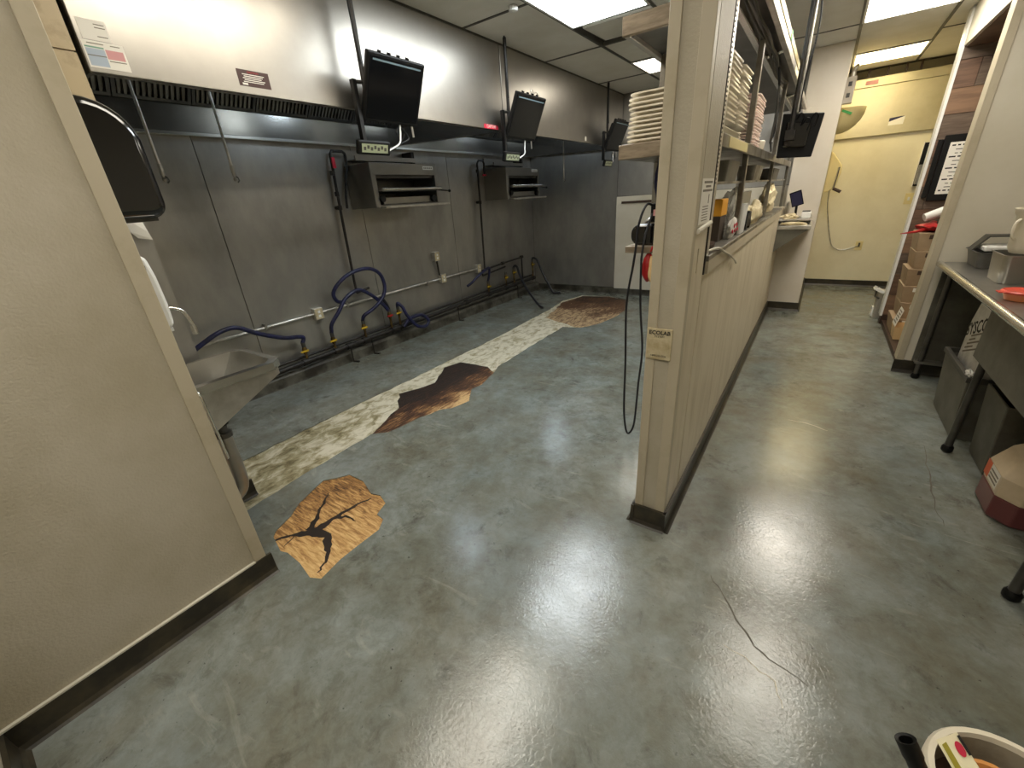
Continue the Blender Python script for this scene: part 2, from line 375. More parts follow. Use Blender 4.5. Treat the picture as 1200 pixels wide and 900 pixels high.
flatpoly('subfloor_strip', [(-3.1,.4),(-1.85,.4),(-1.85,6.15),(-3.1,6.15)], -.007, 'mortar', fl, 'pale chipped mortar bed under the worn strip')
flatpoly('wet_wood_patch', jag([(-2.34,1.45),(-2.42,1.64),(-2.49,1.83),(-2.70,2.02),(-2.63,2.18),(-2.58,2.34),(-2.77,2.66),(-2.71,2.84),(-2.38,2.86),(-2.20,2.76),(-2.13,2.5),(-2.15,2.38),(-2.02,2.19),(-2.05,2.0),(-2.14,1.93),(-2.19,1.71),(-2.22,1.50)], .012, seed=9), -.0045, 'wet_wood', fl, 'split golden plywood with a dark wet stain')
flatpoly('rotten_wood_patch', jag([(-2.42,4.48),(-2.75,4.62),(-2.95,5.45),(-2.86,5.96),(-2.44,6.03),(-2.06,5.88),(-1.89,5.39),(-1.89,4.93),(-1.96,4.55),(-2.10,4.34)], .015, seed=11), -.0045, 'far_wood', fl, 'dark rotten wood at the far end of the strip')
flatpoly('plywood_patch', grow(ply_hole, .04), -.005, 'plywood', fl, 'bare golden plywood patch with black cracks')
def ribbon(pts, ws, z, mb):
    P = [Vector((x, y, 0)) for x, y in pts]; vs = []; r = random.Random(len(pts))
    Q = []; Wd = []
    for i in range(len(P)-1):
        for k in range(4):
            t = k/4; Q.append(P[i].lerp(P[i+1], t)+Vector((r.uniform(-.006,.006), r.uniform(-.006,.006), 0))); Wd.append(ws[i]+(ws[i+1]-ws[i])*t)
    Q.append(P[-1]); Wd.append(ws[-1])
    for i, p in enumerate(Q):
        t = (Q[min(i+1, len(Q)-1)]-Q[max(i-1, 0)]).normalized(); n = Vector((-t.y, t.x, 0)); wv = Wd[i]*r.uniform(.7, 1.3)
        vs += [(p+n*wv)+Vector((0,0,z)), (p-n*wv)+Vector((0,0,z))]
    mb.add(vs, [(2*i, 2*i+1, 2*i+3, 2*i+2) for i in range(len(Q)-1)])
ck = MB()
ribbon([(-1.93,.53),(-1.88,.60),(-1.81,.67),(-1.80,.78),(-1.79,.90),(-1.76,1.0)], [.005,.008,.026,.014,.011,.003], -.0038, ck)
ribbon([(-1.81,.67),(-1.72,.70),(-1.63,.65),(-1.57,.60),(-1.55,.54)], [.026,.02,.012,.008,.003], -.0037, ck)
ribbon([(-1.83,.68),(-1.90,.76),(-1.96,.83),(-2.02,.90)], [.02,.009,.007,.002], -.0036, ck)
ribbon([(-1.80,.80),(-1.74,.84),(-1.68,.84)], [.012,.006,.002], -.0035, ck)
ribbon([(-1.81,.70),(-1.87,.62),(-1.84,.545)], [.008,.004,.002], -.0034, ck)
o = ck.build('burnt_crack', 'crack', fl); o['label'] = 'black burnt crack branching over the plywood'

fc = MB()
ribbon([(-.10,1.40),(-.05,1.35),(.02,1.25),(.09,1.17),(.18,1.14),(.24,1.12)], [.001,.002,.003,.003,.002,.001], .0006, fc)
ribbon([(.74,2.96),(.72,2.67),(.71,2.48),(.70,2.36),(.71,2.2)], [.001,.002,.003,.002,.001], .0006, fc)
o = fc.build('floor_crack', 'floor_groove', fl); o['label'] = 'thin dark cracks in the epoxy'
fs = MB(); ribbon([(.08,2.96),(.19,2.96),(.29,2.91)], [.001,.003,.001], .0006, fs); ribbon([(.0,1.13),(.08,1.11),(.15,1.08),(.18,1.01)], [.001,.002,.002,.001], .0006, fs)
o = fs.build('floor_scratch', 'caulk', fl); o['label'] = 'pale scratches in the epoxy'

# ---- walls
wl = struct(MB().box(-1.735, -2.40, -2.4, .43, 0, ZC).build('wall_near', 'frp'), 'beige pebbled panel wall ending beside the hand sink', 'wall')
for y0, y1 in ((.388, .435),):
    o = MB().box(-1.727, -1.78, y0, y1, .10, ZC).build('corner_strip', 'trim_beige', wl, bevel=.002)
wl2 = struct(MB().box(-1.74, -1.2, -.5, -.36, 0, ZC).build('wall_return', 'frp'), 'short beige wall turning in at the end of the pebbled wall', 'wall')
def cove(name, pts, out, h=.10, mat='base_black'):
    """cove base: a profile swept along a straight run; out = direction away from the wall"""
    (x0, y0), (x1, y1) = pts; prof = [(0, 0), (.032, 0), (.022, .006), (.014, .022), (.012, h), (0, h)]
    mb = MB(); vs = []
    for (x, y) in ((x0, y0), (x1, y1)): vs += [(x+out[0]*u, y+out[1]*u, v) for u, v in prof]
    n = len(prof); mb.add(vs, [(i, (i+1) % n, n+(i+1) % n, n+i) for i in range(n)]+[tuple(range(n)), tuple(range(n, 2*n))])
    return mb
bb = struct(cove('b', [(-1.735, -.36), (-1.735, .455)], (1, 0)).build('baseboard_near', 'base_black'), 'black rubber cove base along the pebbled wall', 'baseboard')
MB().box(-1.734, -1.722, -.36, .39, .10, .107).build('caulk_line', 'caulk', bb)
struct(cove('b', [(-1.72, -.36), (-1.2, -.36)], (0, 1)).build('baseboard_return', 'base_black'), 'black rubber cove base on the short return wall', 'baseboard')
blk = struct(MB().box(-3.9, -2.412, -.5, .664, 0, ZC).build('wall_block', 'trim_beige'), 'boxed-out wall corner behind the towel dispenser', 'wall')
MB().box(-2.412, -2.402, .43, .668, .1, 1.86).build('steel_panel', 'steel_wall', blk)
pbr('stained_panel', srgb(186, 168, 134), .42, col2=srgb(120, 98, 68), vs=7, lo=.5, hi=.8)
MB().box(-2.412, -2.402, .43, .668, 1.863, 2.066).build('stained_panel', 'stained_panel', blk)
MB().box(-2.412, -2.402, .43, .668, 2.072, ZC).build('stained_panel', 'stained_panel', blk)
struct(cove('b', [(-2.402, .43), (-2.402, .68)], (1, 0)).build('baseboard_block', 'base_black'), 'black cove base round the boxed-out corner', 'baseboard')
wL = struct(MB().box(-4.0, -3.91, .664, 6.34, 0, ZC).build('wall_left', 'dark_grey'), 'stainless clad wall behind the cooking line', 'wall')
for y0, y1 in ((.664, 1.548), (1.553, 2.915), (2.92, 4.278), (4.283, 6.235)):
    MB().box(-3.91, -3.9, y0, y1, .1, 2.04).build('steel_panel', 'steel_wall', wL, bevel=.002)
cb = MB(); cb.prism([(-3.9, 0), (-3.80, 0), (-3.805, .012), (-3.82, .085), (-3.835, .115), (-3.9, .125)], 'y', .664, 6.24)
struct(cb.build('baseboard_left', 'curb_grey'), 'grimy grey curb under the gas pipes', 'baseboard')
wB = struct(MB().box(-4.0, -.34, 6.25, 6.34, 0, ZC).build('wall_back', 'dark_grey'), 'wall at the far end of the cooking line', 'wall')
MB().box(-3.9, -2.455, 6.24, 6.25, .1, ZC).build('steel_panel', 'steel_wall', wB)
MB().box(-2.45, -.34, 6.24, 6.25, 1.405, ZC).build('steel_panel', 'steel_wall', wB)
MB().box(-2.45, -.34, 6.22, 6.25, .09, 1.40).build('white_panel', 'white_wall', wB, bevel=.003)
MB().box(-2.37, -1.75, 6.205, 6.22, 1.305, 1.335).build('rail', 'dark_brown', wB)
struct(cove('b', [(-3.82, 6.24), (-.34, 6.24)], (0, -1), h=.095).build('baseboard_back', 'curb_grey'), 'grey cove base across the far end wall', 'baseboard')

# centre half wall with its post
XC0, XC1 = -.472, -.338
wc = struct(MB().box(XC0+.004, XC1-.004, 1.572, 5.95, 0, 1.185).build('wall_center', 'frp_corridor'), 'cream half wall between cooking line and corridor', 'wall')
for y0, y1 in ((1.80, 2.435), (2.439, 3.64), (3.644, 4.84), (4.844, 5.948)):
    MB().box(XC1-.004, XC1, y0, y1, .1, 1.178).build('wall_panel', 'frp_corridor', wc)
MB().box(XC0, XC0+.004, 1.60, 5.95, .1, 1.18).build('wall_panel', 'frp_corridor', wc)
MB().box(XC0-.01, XC1+.012, 1.815, 5.35, 1.178, 1.20).build('sill', 'steel_greasy', wc, bevel=.003)
MB().box(XC1, XC1+.012, 1.82, 5.30, 1.13, 1.180).build('sill_apron', 'trim_beige', wc)
post = struct(MB().box(XC0+.006, XC1-.006, 1.568, 1.80, 0, ZC).build('wall_post', 'frp'), 'cream end post of the half wall, rising to the ceiling', 'post')
MB().box(XC0, XC0+.037, 1.56, 1.60, .09, ZC).build('corner_strip', 'trim_beige', post, bevel=.002)
MB().box(XC1-.042, XC1, 1.56, 1.60, .09, ZC).build('corner_strip', 'trim_beige', post, bevel=.002)
MB().box(XC1-.006, XC1-.001, 1.60, 1.665, .1, 1.318).box(XC1-.006, XC1-.001, 1.68, 1.79, .1, 1.318).box(XC1-.006, XC1-.001, 1.665, 1.68, .1, 1.155).box(XC1-.006, XC1-.001, 1.665, 1.68, 1.245, 1.318).build('wall_panel', 'frp_corridor', post)
MB().box(XC1-.006, XC1+.001, 1.60, 1.795, 1.322, ZC).build('wall_panel', 'frp', post)
MB().box(XC1-.02, XC1+.003, 1.797, 1.806, 1.13, 2.2).build('edge_angle', 'black_pipe', post)
MB().tube([(XC1+.004, 1.60, 1.31), (XC1+.006, 1.79, 1.325)], .009, 8).build('caulk_bead', 'caulk', post, smooth=True)
MB().box(XC1-.0065, XC1-.0055, 1.665, 1.68, 1.155, 1.245).build('gouge', 'base_black', post)
bb = struct(cove('b', [(XC1, 1.54), (XC1, 5.95)], (1, 0)).build('baseboard_center', 'base_black'), 'black cove base along the corridor side of the half wall', 'baseboard')
bb = struct(cove('b', [(XC0-.012, 1.56), (XC1+.012, 1.56)], (0, -1)).build('baseboard_post', 'base_black'), 'black cove base on the end of the post', 'baseboard')
struct(cove('b', [(XC0, 1.54), (XC0, 6.2)], (-1, 0)).build('baseboard_inner', 'base_black'), 'black cove base on the cooking side of the half wall', 'baseboard')
# column, far wall, right side
col = struct(MB().box(XC1, -.015, 5.95, 7.64, 0, ZC).build('wall_column', 'column_white'), 'off-white wall block at the end of the half wall', 'wall')
struct(cove('b', [(XC1, 5.95), (-.003, 5.95)], (0, -1)).build('baseboard_column', 'base_black'), 'dark cove base on the off-white wall block', 'baseboard')
struct(cove('b', [(-.015, 5.94), (-.015, 7.64)], (1, 0)).build('baseboard_column_side', 'base_black'), 'dark cove base along the side of the off-white block', 'baseboard')
MB().box(-.31, -.25, 5.935, 5.95, 1.93, 2.12).build('cover_plate', 'column_white', col, bevel=.003)
wf = struct(MB().box(-.35, 1.7, 7.64, 7.74, 0, 2.53).box(-.35, 1.7, 8.05, 8.1, 2.45, 2.72).box(-.35, 1.7, 7.74, 8.05, 2.45, 2.53).box(-.35, -.015, 7.64, 8.05, 2.53, 2.72).box(1.6, 1.7, 7.64, 8.05, 2.53, 2.72).build('wall_far', 'yellow_wall'), 'yellow end wall of the corridor', 'wall')
MB().box(-.015, 1.6, 7.60, 7.64, 1.895, 2.43).build('upper_panel', 'yellow_panel', wf, bevel=.004)
MB().box(-.015, 1.6, 7.605, 7.64, 2.435, 2.53).build('top_rail', 'yellow_panel', wf, bevel=.003)
for x in (.18, .36, .53, .66): MB().box(x, x+.02, 7.61, 7.635, 2.53, 2.63).build('batten', 'dark_brown', wf)
struct(cove('b', [(-.015, 7.64), (1.6, 7.64)], (0, -1), h=.09).build('baseboard_far', 'base_black'), 'dark cove base under the yellow end wall', 'baseboard')
struct(MB().box(1.6, 1.7, -2.4, 7.74, 0, ZC).build('wall_right', 'white_wall'), 'off-white wall behind the steel prep table', 'wall')
struct(MB().box(-1.74, 1.7, -2.4, -2.3, 0, ZC).build('wall_rear', 'white_wall'), 'off-white wall behind the viewer', 'wall')
wp = struct(MB().box(.725, 1.6, 4.21, 4.32, 0, ZC).build('wall_prep', 'white_wall'), 'off-white cross wall at the end of the prep table', 'wall')
MB().box(.713, .755, 4.20, 4.33, .09, ZC).build('corner_strip', 'trim_beige', wp, bevel=.002)
MB().box(.80, 1.598, 4.198, 4.212, .09, .845).build('steel_panel', 'grey_bin', wp)
struct(cove('b', [(.70, 4.21), (1.6, 4.21)], (0, -1)).build('baseboard_prep', 'base_black'), 'black cove base under the off-white cross wall', 'baseboard')
wa = struct(MB().box(.73, 1.6, 5.662, 5.76, 0, ZC).build('wall_alcove', 'dark_brown'), 'plank-faced wall closing the storage alcove', 'wall')
MB().box(.715, .735, 5.64, 5.77, .09, ZC).build('corner_strip', 'white_plastic', wa)
rows = [0.10, .31, .52, .72, .92, 1.12, 1.31, 1.50, 1.69, 1.88, 2.07, 2.27, 2.62]
off = [.0, .31, .12, .4, .22, .05, .36, .18, .30, .02, .135, .22]
for i in range(len(rows)-1):
    x = .736; k = 0
    cuts = sorted(c for c in ((off[i]+.736), off[i]+.736+.42, off[i]+.736+.8) if .76 < c < 1.55) + [1.598]
    for c in cuts:
        dz = ((i*7+k*3) % 5)*.0012
        MB().box(x, c-.003, 5.648-dz, 5.663, rows[i]+.002, rows[i+1]-.002).build('plank', ('plank_a', 'plank_b', 'plank_c')[(i*2+k*(i+1)+1) % 3], wa)
        x = c; k += 1
struct(MB().box(.73, 1.6, 4.32, 5.66, 2.365, ZC).build('wall_soffit', 'white_wall'), 'off-white bulkhead over the storage alcove', 'wall')
MB().box(.745, 1.6, 4.33, 5.65, 2.355, 2.366).build('underside', 'plank_a', bpy.data.objects['wall_soffit'])
struct(MB().box(.745, 1.598, 4.32, 5.65, .0, .045).build('floor_alcove', 'dark_brown'), 'raised brown wooden floor of the storage alcove', 'floor')

# ---- ceiling: plenum slab, grid, tiles
ce = struct(MB().box(-4.0, 1.7, -2.4, 8.1, 2.68, 2.72).build('ceiling', 'ceiling_dark'), 'suspended tile ceiling with a metal grid', 'ceiling')
XS = [-2.44, -1.83, -1.22, -.61, 0.0, .61, 1.22, 1.6]
GAPS = {0: [1.78, 2.99, 4.19, 5.43], 1: [.80, 2.02, 2.39, 3.61, 4.19, 4.89, 5.46], 2: [1.78, 2.99, 4.19, 5.43], 3: [1.78, 2.99, 4.19, 5.43],
        4: [2.39, 3.61, 4.19, 5.41, 6.63, 7.24], 5: [2.60, 3.80, 5.0, 6.22], 6: [2.60, 3.80, 5.0, 6.22]}
LIGHTS = {(1, .80, 2.02): 'light_warm', (1, 2.39, 3.61): 'light_cool', (1, 4.89, 5.46): 'light_warm', (3, -1.0, .2): 'light_rear', (4, 2.39, 3.61): 'light_dim', (4, 4.19, 5.41): 'light_pink', (4, 6.63, 7.24): 'light_yellow'}
AJAR = {(1, 3.61, 4.19)}
grid = MB()
LSTK = []
for i in range(7):
    x0, x1 = XS[i], XS[i+1]; far = 6.24 if x1 <= -.3 else 7.63
    ys = sorted([-2.3, -1.0, .2] + [y for y in GAPS[i] if y < far] + [far]) if i != 1 else sorted([-2.3, -1.0, .2]+GAPS[1]+[far])
    if i == 2: pass
    for a, b in zip(ys[:-1], ys[1:]):
        key = (i, a, b)
        if key in LIGHTS: LSTK.append((x0, x1, a, b, LIGHTS[key])); continue
        tb = MB()
        if key in AJAR: tb.obox(((x0+x1)/2+.03, (a+b)/2+.02, ZC+.02), (x1-x0-.05, b-a-.10, .016), Matrix.Rotation(.05, 3, 'X') @ Matrix.Rotation(.03, 3, 'Z'))
        else: tb.box(x0+.008, x1-.008, a+.008, b-.008, ZC+.004, ZC+.02)
        tb.build('ceiling_tile', 'ceiling_tile', ce)
    for y in ys[1:-1]:
        MB().box(x0+.012, x1-.012, y-.012, y+.012, ZC, ZC+.03).build('cross_bar', 'ceiling_grid', ce)
for x in XS[1:-1]: MB().box(x-.012, x+.012, -2.3, 6.24 if x < -.3 else 7.63, ZC-.002, ZC+.035).build('main_bar', 'ceiling_grid', ce)
MB().box(-2.44, -2.405, .69, 6.24, ZC-.012, ZC+.03).build('wall_angle', 'ceiling_grid', ce)
names = {'light_dim': None, 'light_cool': 'cool white ceiling light panel over the cooking line', 'light_warm': None, 'light_pink': None, 'light_yellow': 'yellowish square ceiling light by the yellow end wall'}
lab = {(3, -1.0): 'ceiling light panel behind the viewer, over the foreground floor', (1, .80): 'warm ceiling light panel near the hand sink', (1, 4.89): 'small square ceiling light at the far end of the cooking line', (4, 2.39): 'ceiling light panel over the end of the half wall corridor', (4, 4.19): 'long ceiling light panel over the corridor by the alcove bulkhead'}
for x0, x1, a, b, m in LSTK:
    i = XS.index(x0)
    OFF = {(1, .80): 'sink', (4, 2.39): 'corridor', (3, -1.0): 'rear'}.get((i, a))   # above or behind the frame
    t = thing('ceiling_light_%s_offscreen' % OFF if OFF else 'ceiling_light', ((x0+x1)/2, (a+b)/2, ZC-.01), lab.get((i, a)) or names[m], 'ceiling light', 'recessed ceiling lights')
    f = MB(); e = .022
    for q in ((x0+.004, x1-.004, a+.004, a+e), (x0+.004, x1-.004, b-e, b-.004), (x0+.004, x0+e, a+e, b-e), (x1-e, x1-.004, a+e, b-e)): f.box(*q, ZC-.006, ZC+.03)
    f.build('frame', 'white_plastic', t)
    MB().box(x0+e, x1-e, a+e, b-e, ZC-.002, ZC+.006).build('%s_diffuser_offscreen' % OFF if OFF else 'diffuser', m, t)
t = tag(MB().lathe((-1.93, 2.95, ZC-.03), [(.006, 0), (.03, .005), (.034, .03)], 16).build('smoke_detector', 'white_plastic'), 'small white ceiling sensor beside the cool light panel', 'sensor')

# ================================================================== HOOD AND COOKING LINE
XF = -2.405
def hood(y0, y1, label):
    t = thing('exhaust_hood', (XF, (y0+y1)/2, 2.0), label, 'range hood', 'exhaust hoods over the cooking line')
    MB().box(XF-.02, XF, y0, y1, 2.012, ZC-.004).build('front_panel', 'steel_hood', t, bevel=.003)
    MB().box(XF-.045, XF-.02, y0+.01, y1-.01, 2.012, 2.035).build('lip', 'steel_inner', t)
    for y in (y0, y1-.018):
        MB().add([(XF-.02, y, 2.012), (-3.89, y, 2.06), (-3.89, y, 2.62), (XF-.02, y, 2.62), (XF-.02, y+.018, 2.012), (-3.89, y+.018, 2.06), (-3.89, y+.018, 2.62), (XF-.02, y+.018, 2.62)],
                 [(0,1,2,3), (7,6,5,4), (0,4,5,1), (1,5,6,2), (2,6,7,3), (3,7,4,0)]).build('end_panel', 'steel_inner', t)
    MB().box(-3.89, XF-.02, y0+.02, y1-.02, 2.605, 2.62).build('top_panel', 'steel_inner', t)
    MB().box(-3.895, -3.875, y0+.02, y1-.02, 2.062, 2.24).build('rear_panel', 'steel_inner', t)
    MB().prism([(-3.895, 2.03), (-3.84, 2.035), (-3.84, 2.058), (-3.895, 2.064)], 'y', y0+.01, y1-.01).build('rear_ledge', 'steel_bright', t, bevel=.002)
    return t
hood(.689, 3.425, 'long stainless exhaust hood beside the boxed-out corner')
hood(3.435, 6.225, 'long stainless exhaust hood against the far end wall')
# baffle filters
fp = None; k = 0
for y0, n, hd in ((.72, 6, 'first'), (3.46, 6, 'second')):
    for j in range(n):
        ya = y0 + j*.447
        if fp is None:
            fp = thing('baffle_filter', (-3.86, ya, 2.235), 'slotted baffle filter inside the hood by the boxed-out corner', 'filter', 'baffle filters in the near hood')
            a = math.atan2(.36, .32); cx = math.cos(a); sx = math.sin(a)
            P = lambda u, y, d: (-3.86+u*cx+d*sx, y, 2.235+u*sx-d*cx)
            def slab(u0, u1, ya_, yb, d0, d1):
                m = MB(); m.add([P(u0,ya_,d0),P(u1,ya_,d0),P(u1,yb,d0),P(u0,yb,d0),P(u0,ya_,d1),P(u1,ya_,d1),P(u1,yb,d1),P(u0,yb,d1)], [(0,3,2,1),(4,5,6,7),(0,1,5,4),(1,2,6,5),(2,3,7,6),(3,0,4,7)]); return m
            slab(0, .455, ya, ya+.44, -.03, -.028).build('back_plate', 'steel_greasy', fp)
            for q in ((0, .02, ya, ya+.44), (.435, .455, ya, ya+.44), (.02, .435, ya, ya+.02), (.02, .435, ya+.42, ya+.44)): slab(*q, -.028, .004).build('frame_bar', 'steel_dark', fp)
            for s in range(12): slab(.02, .435, ya+.030+s*.0325, ya+.046+s*.0325, -.02, .0).build('slat', 'steel_greasy', fp)
        else:
            d = dup(fp, (0, ya-.72, 0))
            if hd == 'second': d['label'] = 'slotted baffle filter inside the hood by the far end wall'; d['group'] = 'baffle filters in the far hood'
for lx, y, nm in ((-2.95, 2.82, 'bluish hood lamp inside the hood by the boxed-out corner'), (-3.22, 5.62, 'bluish hood lamp inside the hood by the far end wall')):
    t = thing('hood_lamp', (lx, y, 2.54), nm, 'lamp', 'lamps inside the hoods')
    MB().lathe((lx, y, 2.54), [(.05, .03), (.06, .066)], 20).build('base', 'steel_dark', t)
    MB().lathe((lx, y, 2.47), [(.012, 0), (.035, .012), (.045, .05), (.045, .10)], 20).build('globe', 'hood_lamp', t, smooth=True)
def nozzle(x, y, zb, label):
    t = thing('nozzle_pipe', (x, y, zb), label, 'pipe', 'fire nozzle drops under the hoods')
    MB().tube([(x, y, 2.61), (x, y, zb+.09)], .008, 10).build('pipe', 'galvanised', t, smooth=True)
    MB().tube([(x, y, zb+.09), (x, y, zb+.055)], .013, 6).build('nut', 'steel', t)
    MB().lathe((x, y, zb), [(.008, 0), (.013, .012), (.007, .025), (.012, .035), (.012, .056)], 12).build('nozzle', 'steel', t, smooth=True)
    MB().tube([(x, y, zb+.03), (x+.012, y+.012, zb+.022), (x+.012, y+.016, zb+.004), (x, y+.01, zb-.006)], .004, 6).build('cap_strap', 'steel_dark', t)
nozzle(-3.1, 1.03, 1.68, 'thin nozzle pipe hanging next to the boxed-out corner')
nozzle(-3.1, 1.41, 1.68, 'thin nozzle pipe hanging between the towel dispenser and the gas riser')
nozzle(-3.0, 5.645, 1.65, 'thin nozzle pipe hanging under the far hood')

# stickers on the hood
x = XF+.0012
t = thing('hood_sticker', (x, .745, 2.12), 'small white notice stuck on the hood corner', 'sticker')
MB().box(XF, x, .705, .79, 2.118, 2.182).build('sheet', 'paper', t)
m = MB()
for z in (2.168, 2.158, 2.130): m.box(x, x+.0004, .752, .784, z, z+.003)
m.build('print', 'ink_grey', t)['kind'] = 'stuff'
t = thing('hood_sticker', (x, .755, 2.03), 'faded coloured inspection sticker at the lower hood corner', 'sticker')
MB().box(XF, x, .695, .822, 2.028, 2.115).build('sheet', 'paper', t)
MB().box(x, x+.0004, .70, .757, 2.092, 2.097).build('green_print', 'ink_green', t)
MB().box(x, x+.0004, .70, .757, 2.034, 2.09).build('blue_print', 'ink_blue', t)
MB().box(x, x+.0004, .76, .815, 2.062, 2.092).build('pink_print', 'ink_pink', t)
m = MB()
for a, b, z in ((.71, .76, 2.105), (.78, .81, 2.105), (.70, .757, 2.066), (.762, .815, 2.054)): m.box(x+.0004, x+.0008, a, b, z, z+.003)
m.build('print', 'ink_grey', t)['kind'] = 'stuff'
t = thing('warning_plate', (x, 1.32, 2.04), 'dark brown caution plate with white print on the hood', 'sign')
MB().box(XF, x, 1.245, 1.397, 2.045, 2.112).build('plate', 'brown_sign', t)
lettering('CAUTION', .012, (x+.0002, 1.32, 2.103), (0,1,0), (0,0,1), 'red', t)
m = MB()
for k in range(5): m.box(x, x+.0006, 1.268+.006*(k % 2), 1.372-.008*(k % 3), 2.092-k*.0075, 2.0952-k*.0075)
m.box(x, x+.0006, 1.26, 1.285, 2.050, 2.058).build('print', 'paper', t)['kind'] = 'stuff'
t = thing('brand_sticker', (x, 3.25, 2.0), 'small red sticker with white letters at the hood seam', 'sticker')
MB().box(XF, x, 3.15, 3.345, 2.014, 2.045).build('sheet', 'red_label', t)
lettering('CAPTIVE', .034, (x+.0003, 3.247, 2.030), (0,1,0), (0,0,1), 'paper', t)
tag(MB().box(XF, x, 5.06, 5.10, 2.03, 2.075).build('paper_tag', 'paper'), 'tiny white tag on the far hood near the third monitor', 'sticker')

# kitchen display monitors
def monitor(y0, wd, lab, cord):
    zt, zb = 2.25, 1.94; xt, xb = -2.17, -2.31
    yc = y0+wd/2
    t = thing('kitchen_monitor', (-2.2, yc, 1.7), lab, 'monitor', 'kitchen display monitors hanging before the hood')
    u = Vector((xt-xb, 0, zt-zb)).normalized(); n = Vector((u.z, 0, -u.x)); h = (Vector((xt, 0, zt))-Vector((xb, 0, zb))).length
    rot = Matrix(((n.x, 0, u.x), (0, 1, 0), (n.z, 0, u.z))); c = Vector(((xt+xb)/2, yc, (zt+zb)/2))
    b = MB(); b.obox(c-n*.012, (.03, wd, h), rot); b.build('housing', 'black_plastic', t, bevel=.008)
    MB().obox(c-n*.05, (.05, wd*.7, h*.7), rot).build('back_shell', 'black_plastic', t, bevel=.015)
    s = MB().obox(c+n*.0036, (.002, wd-.035, h-.04), rot).build('screen', 'screen_black', t)
    MB().obox(c+n*.005+u*(h/2-.034), (.001, wd-.07, .009), rot).build('status_bar', 'screen_strip', s)
    m = MB()
    for k in range(4): m.obox(c+u*(h/2+.004)+Vector((0, -wd*.3+k*wd*.16, 0))-n*.01, (.02, .012, .012), rot)
    m.build('button', 'black_plastic', t)['kind'] = 'stuff'
    px = -2.30; py = y0+.045
    MB().tube([(px, py, ZC), (px, py, 2.05)], .014, 10).build('pole', 'black_pipe', t, smooth=True)
    MB().tube([(px+.02, py-.03, ZC), (px+.015, py-.025, 2.45), (px+.02, py-.015, 2.22)], .006, 8, smooth=4).build('cable', 'black_plastic', t, smooth=True)
    MB().tube([(px, py, 2.12), tuple(c-n*.06)], .014, 8).build('bracket', 'black_pipe', t)
    MB().box(-2.335, -2.305, y0-.028, y0-.004, 1.83, 2.14).build('side_arm', 'black_plastic', t)
    MB().tube([(px, py, 2.13), (-2.32, y0-.016, 2.13)], .01, 8).build('arm_link', 'black_pipe', t)
    kc = Vector((-2.27, y0+.005, 1.795)); kr = Matrix.Rotation(R(15), 3, 'Y')
    k = MB().obox(kc, (.03, .235, .075), kr).build('keypad', 'black_plastic', t, bevel=.008)
    MB().obox(kc+kr @ Vector((.016, 0, -.002)), (.002, .19, .045), kr).build('keypad_face', 'lcd', k)
    m = MB()
    for a in range(7): m.obox(kc+kr @ Vector((.0175, -.075+a*.025, .008*((a % 2)-.5))), (.001, .016, .018), kr)
    m.build('keys', 'dark_grey', k)['kind'] = 'stuff'
    cy = y0+wd*.72
    if cord:
        MB().tube([(-2.33, cy, 1.96), (-2.34, cy+.03, 1.90), (-2.33, cy-.02, 1.86), (-2.32, cy-.06, 1.90), (-2.33, cy-.01, 1.93), (-2.32, cy+.04, 1.87), (-2.31, cy-.06, 1.83), (-2.29, y0+.13, 1.79)], .005, 6, smooth=5).build('looped_cable', 'black_plastic', t, smooth=True)
    MB().tube([(-2.32, cy-.02, 1.95), (-2.32, cy-.03, 1.88), (-2.30, cy-.07, 1.83), (-2.275, y0+.125, 1.785)], .005, 6, smooth=5).build('white_cable', 'white_plastic', t, smooth=True)
    MB().tube([(-2.32, cy+.08, 1.96), (-2.32, cy+.085, 1.88)], .007, 6).build('plug', 'steel', t)
    hk = MB()
    hk.tube([(-2.19, yc+.02, 2.26), (-2.19, yc+.0, 2.285), (-2.19, yc+.03, 2.30), (-2.19, yc+.05, 2.27), (-2.19, yc+.09, 2.285), (-2.19, yc+.13, 2.265)], .004, 6, smooth=4)
    if not cord: hk.build('cable_knot', 'galvanised', t, smooth=True)
    return t
monitor(1.86, .43, 'black display monitor on a pole nearest the caution plate', True)
monitor(3.32, .46, 'black display monitor on a pole beside the red sticker', False)
monitor(5.42, .44, 'black display monitor on a pole by the far end wall', True)
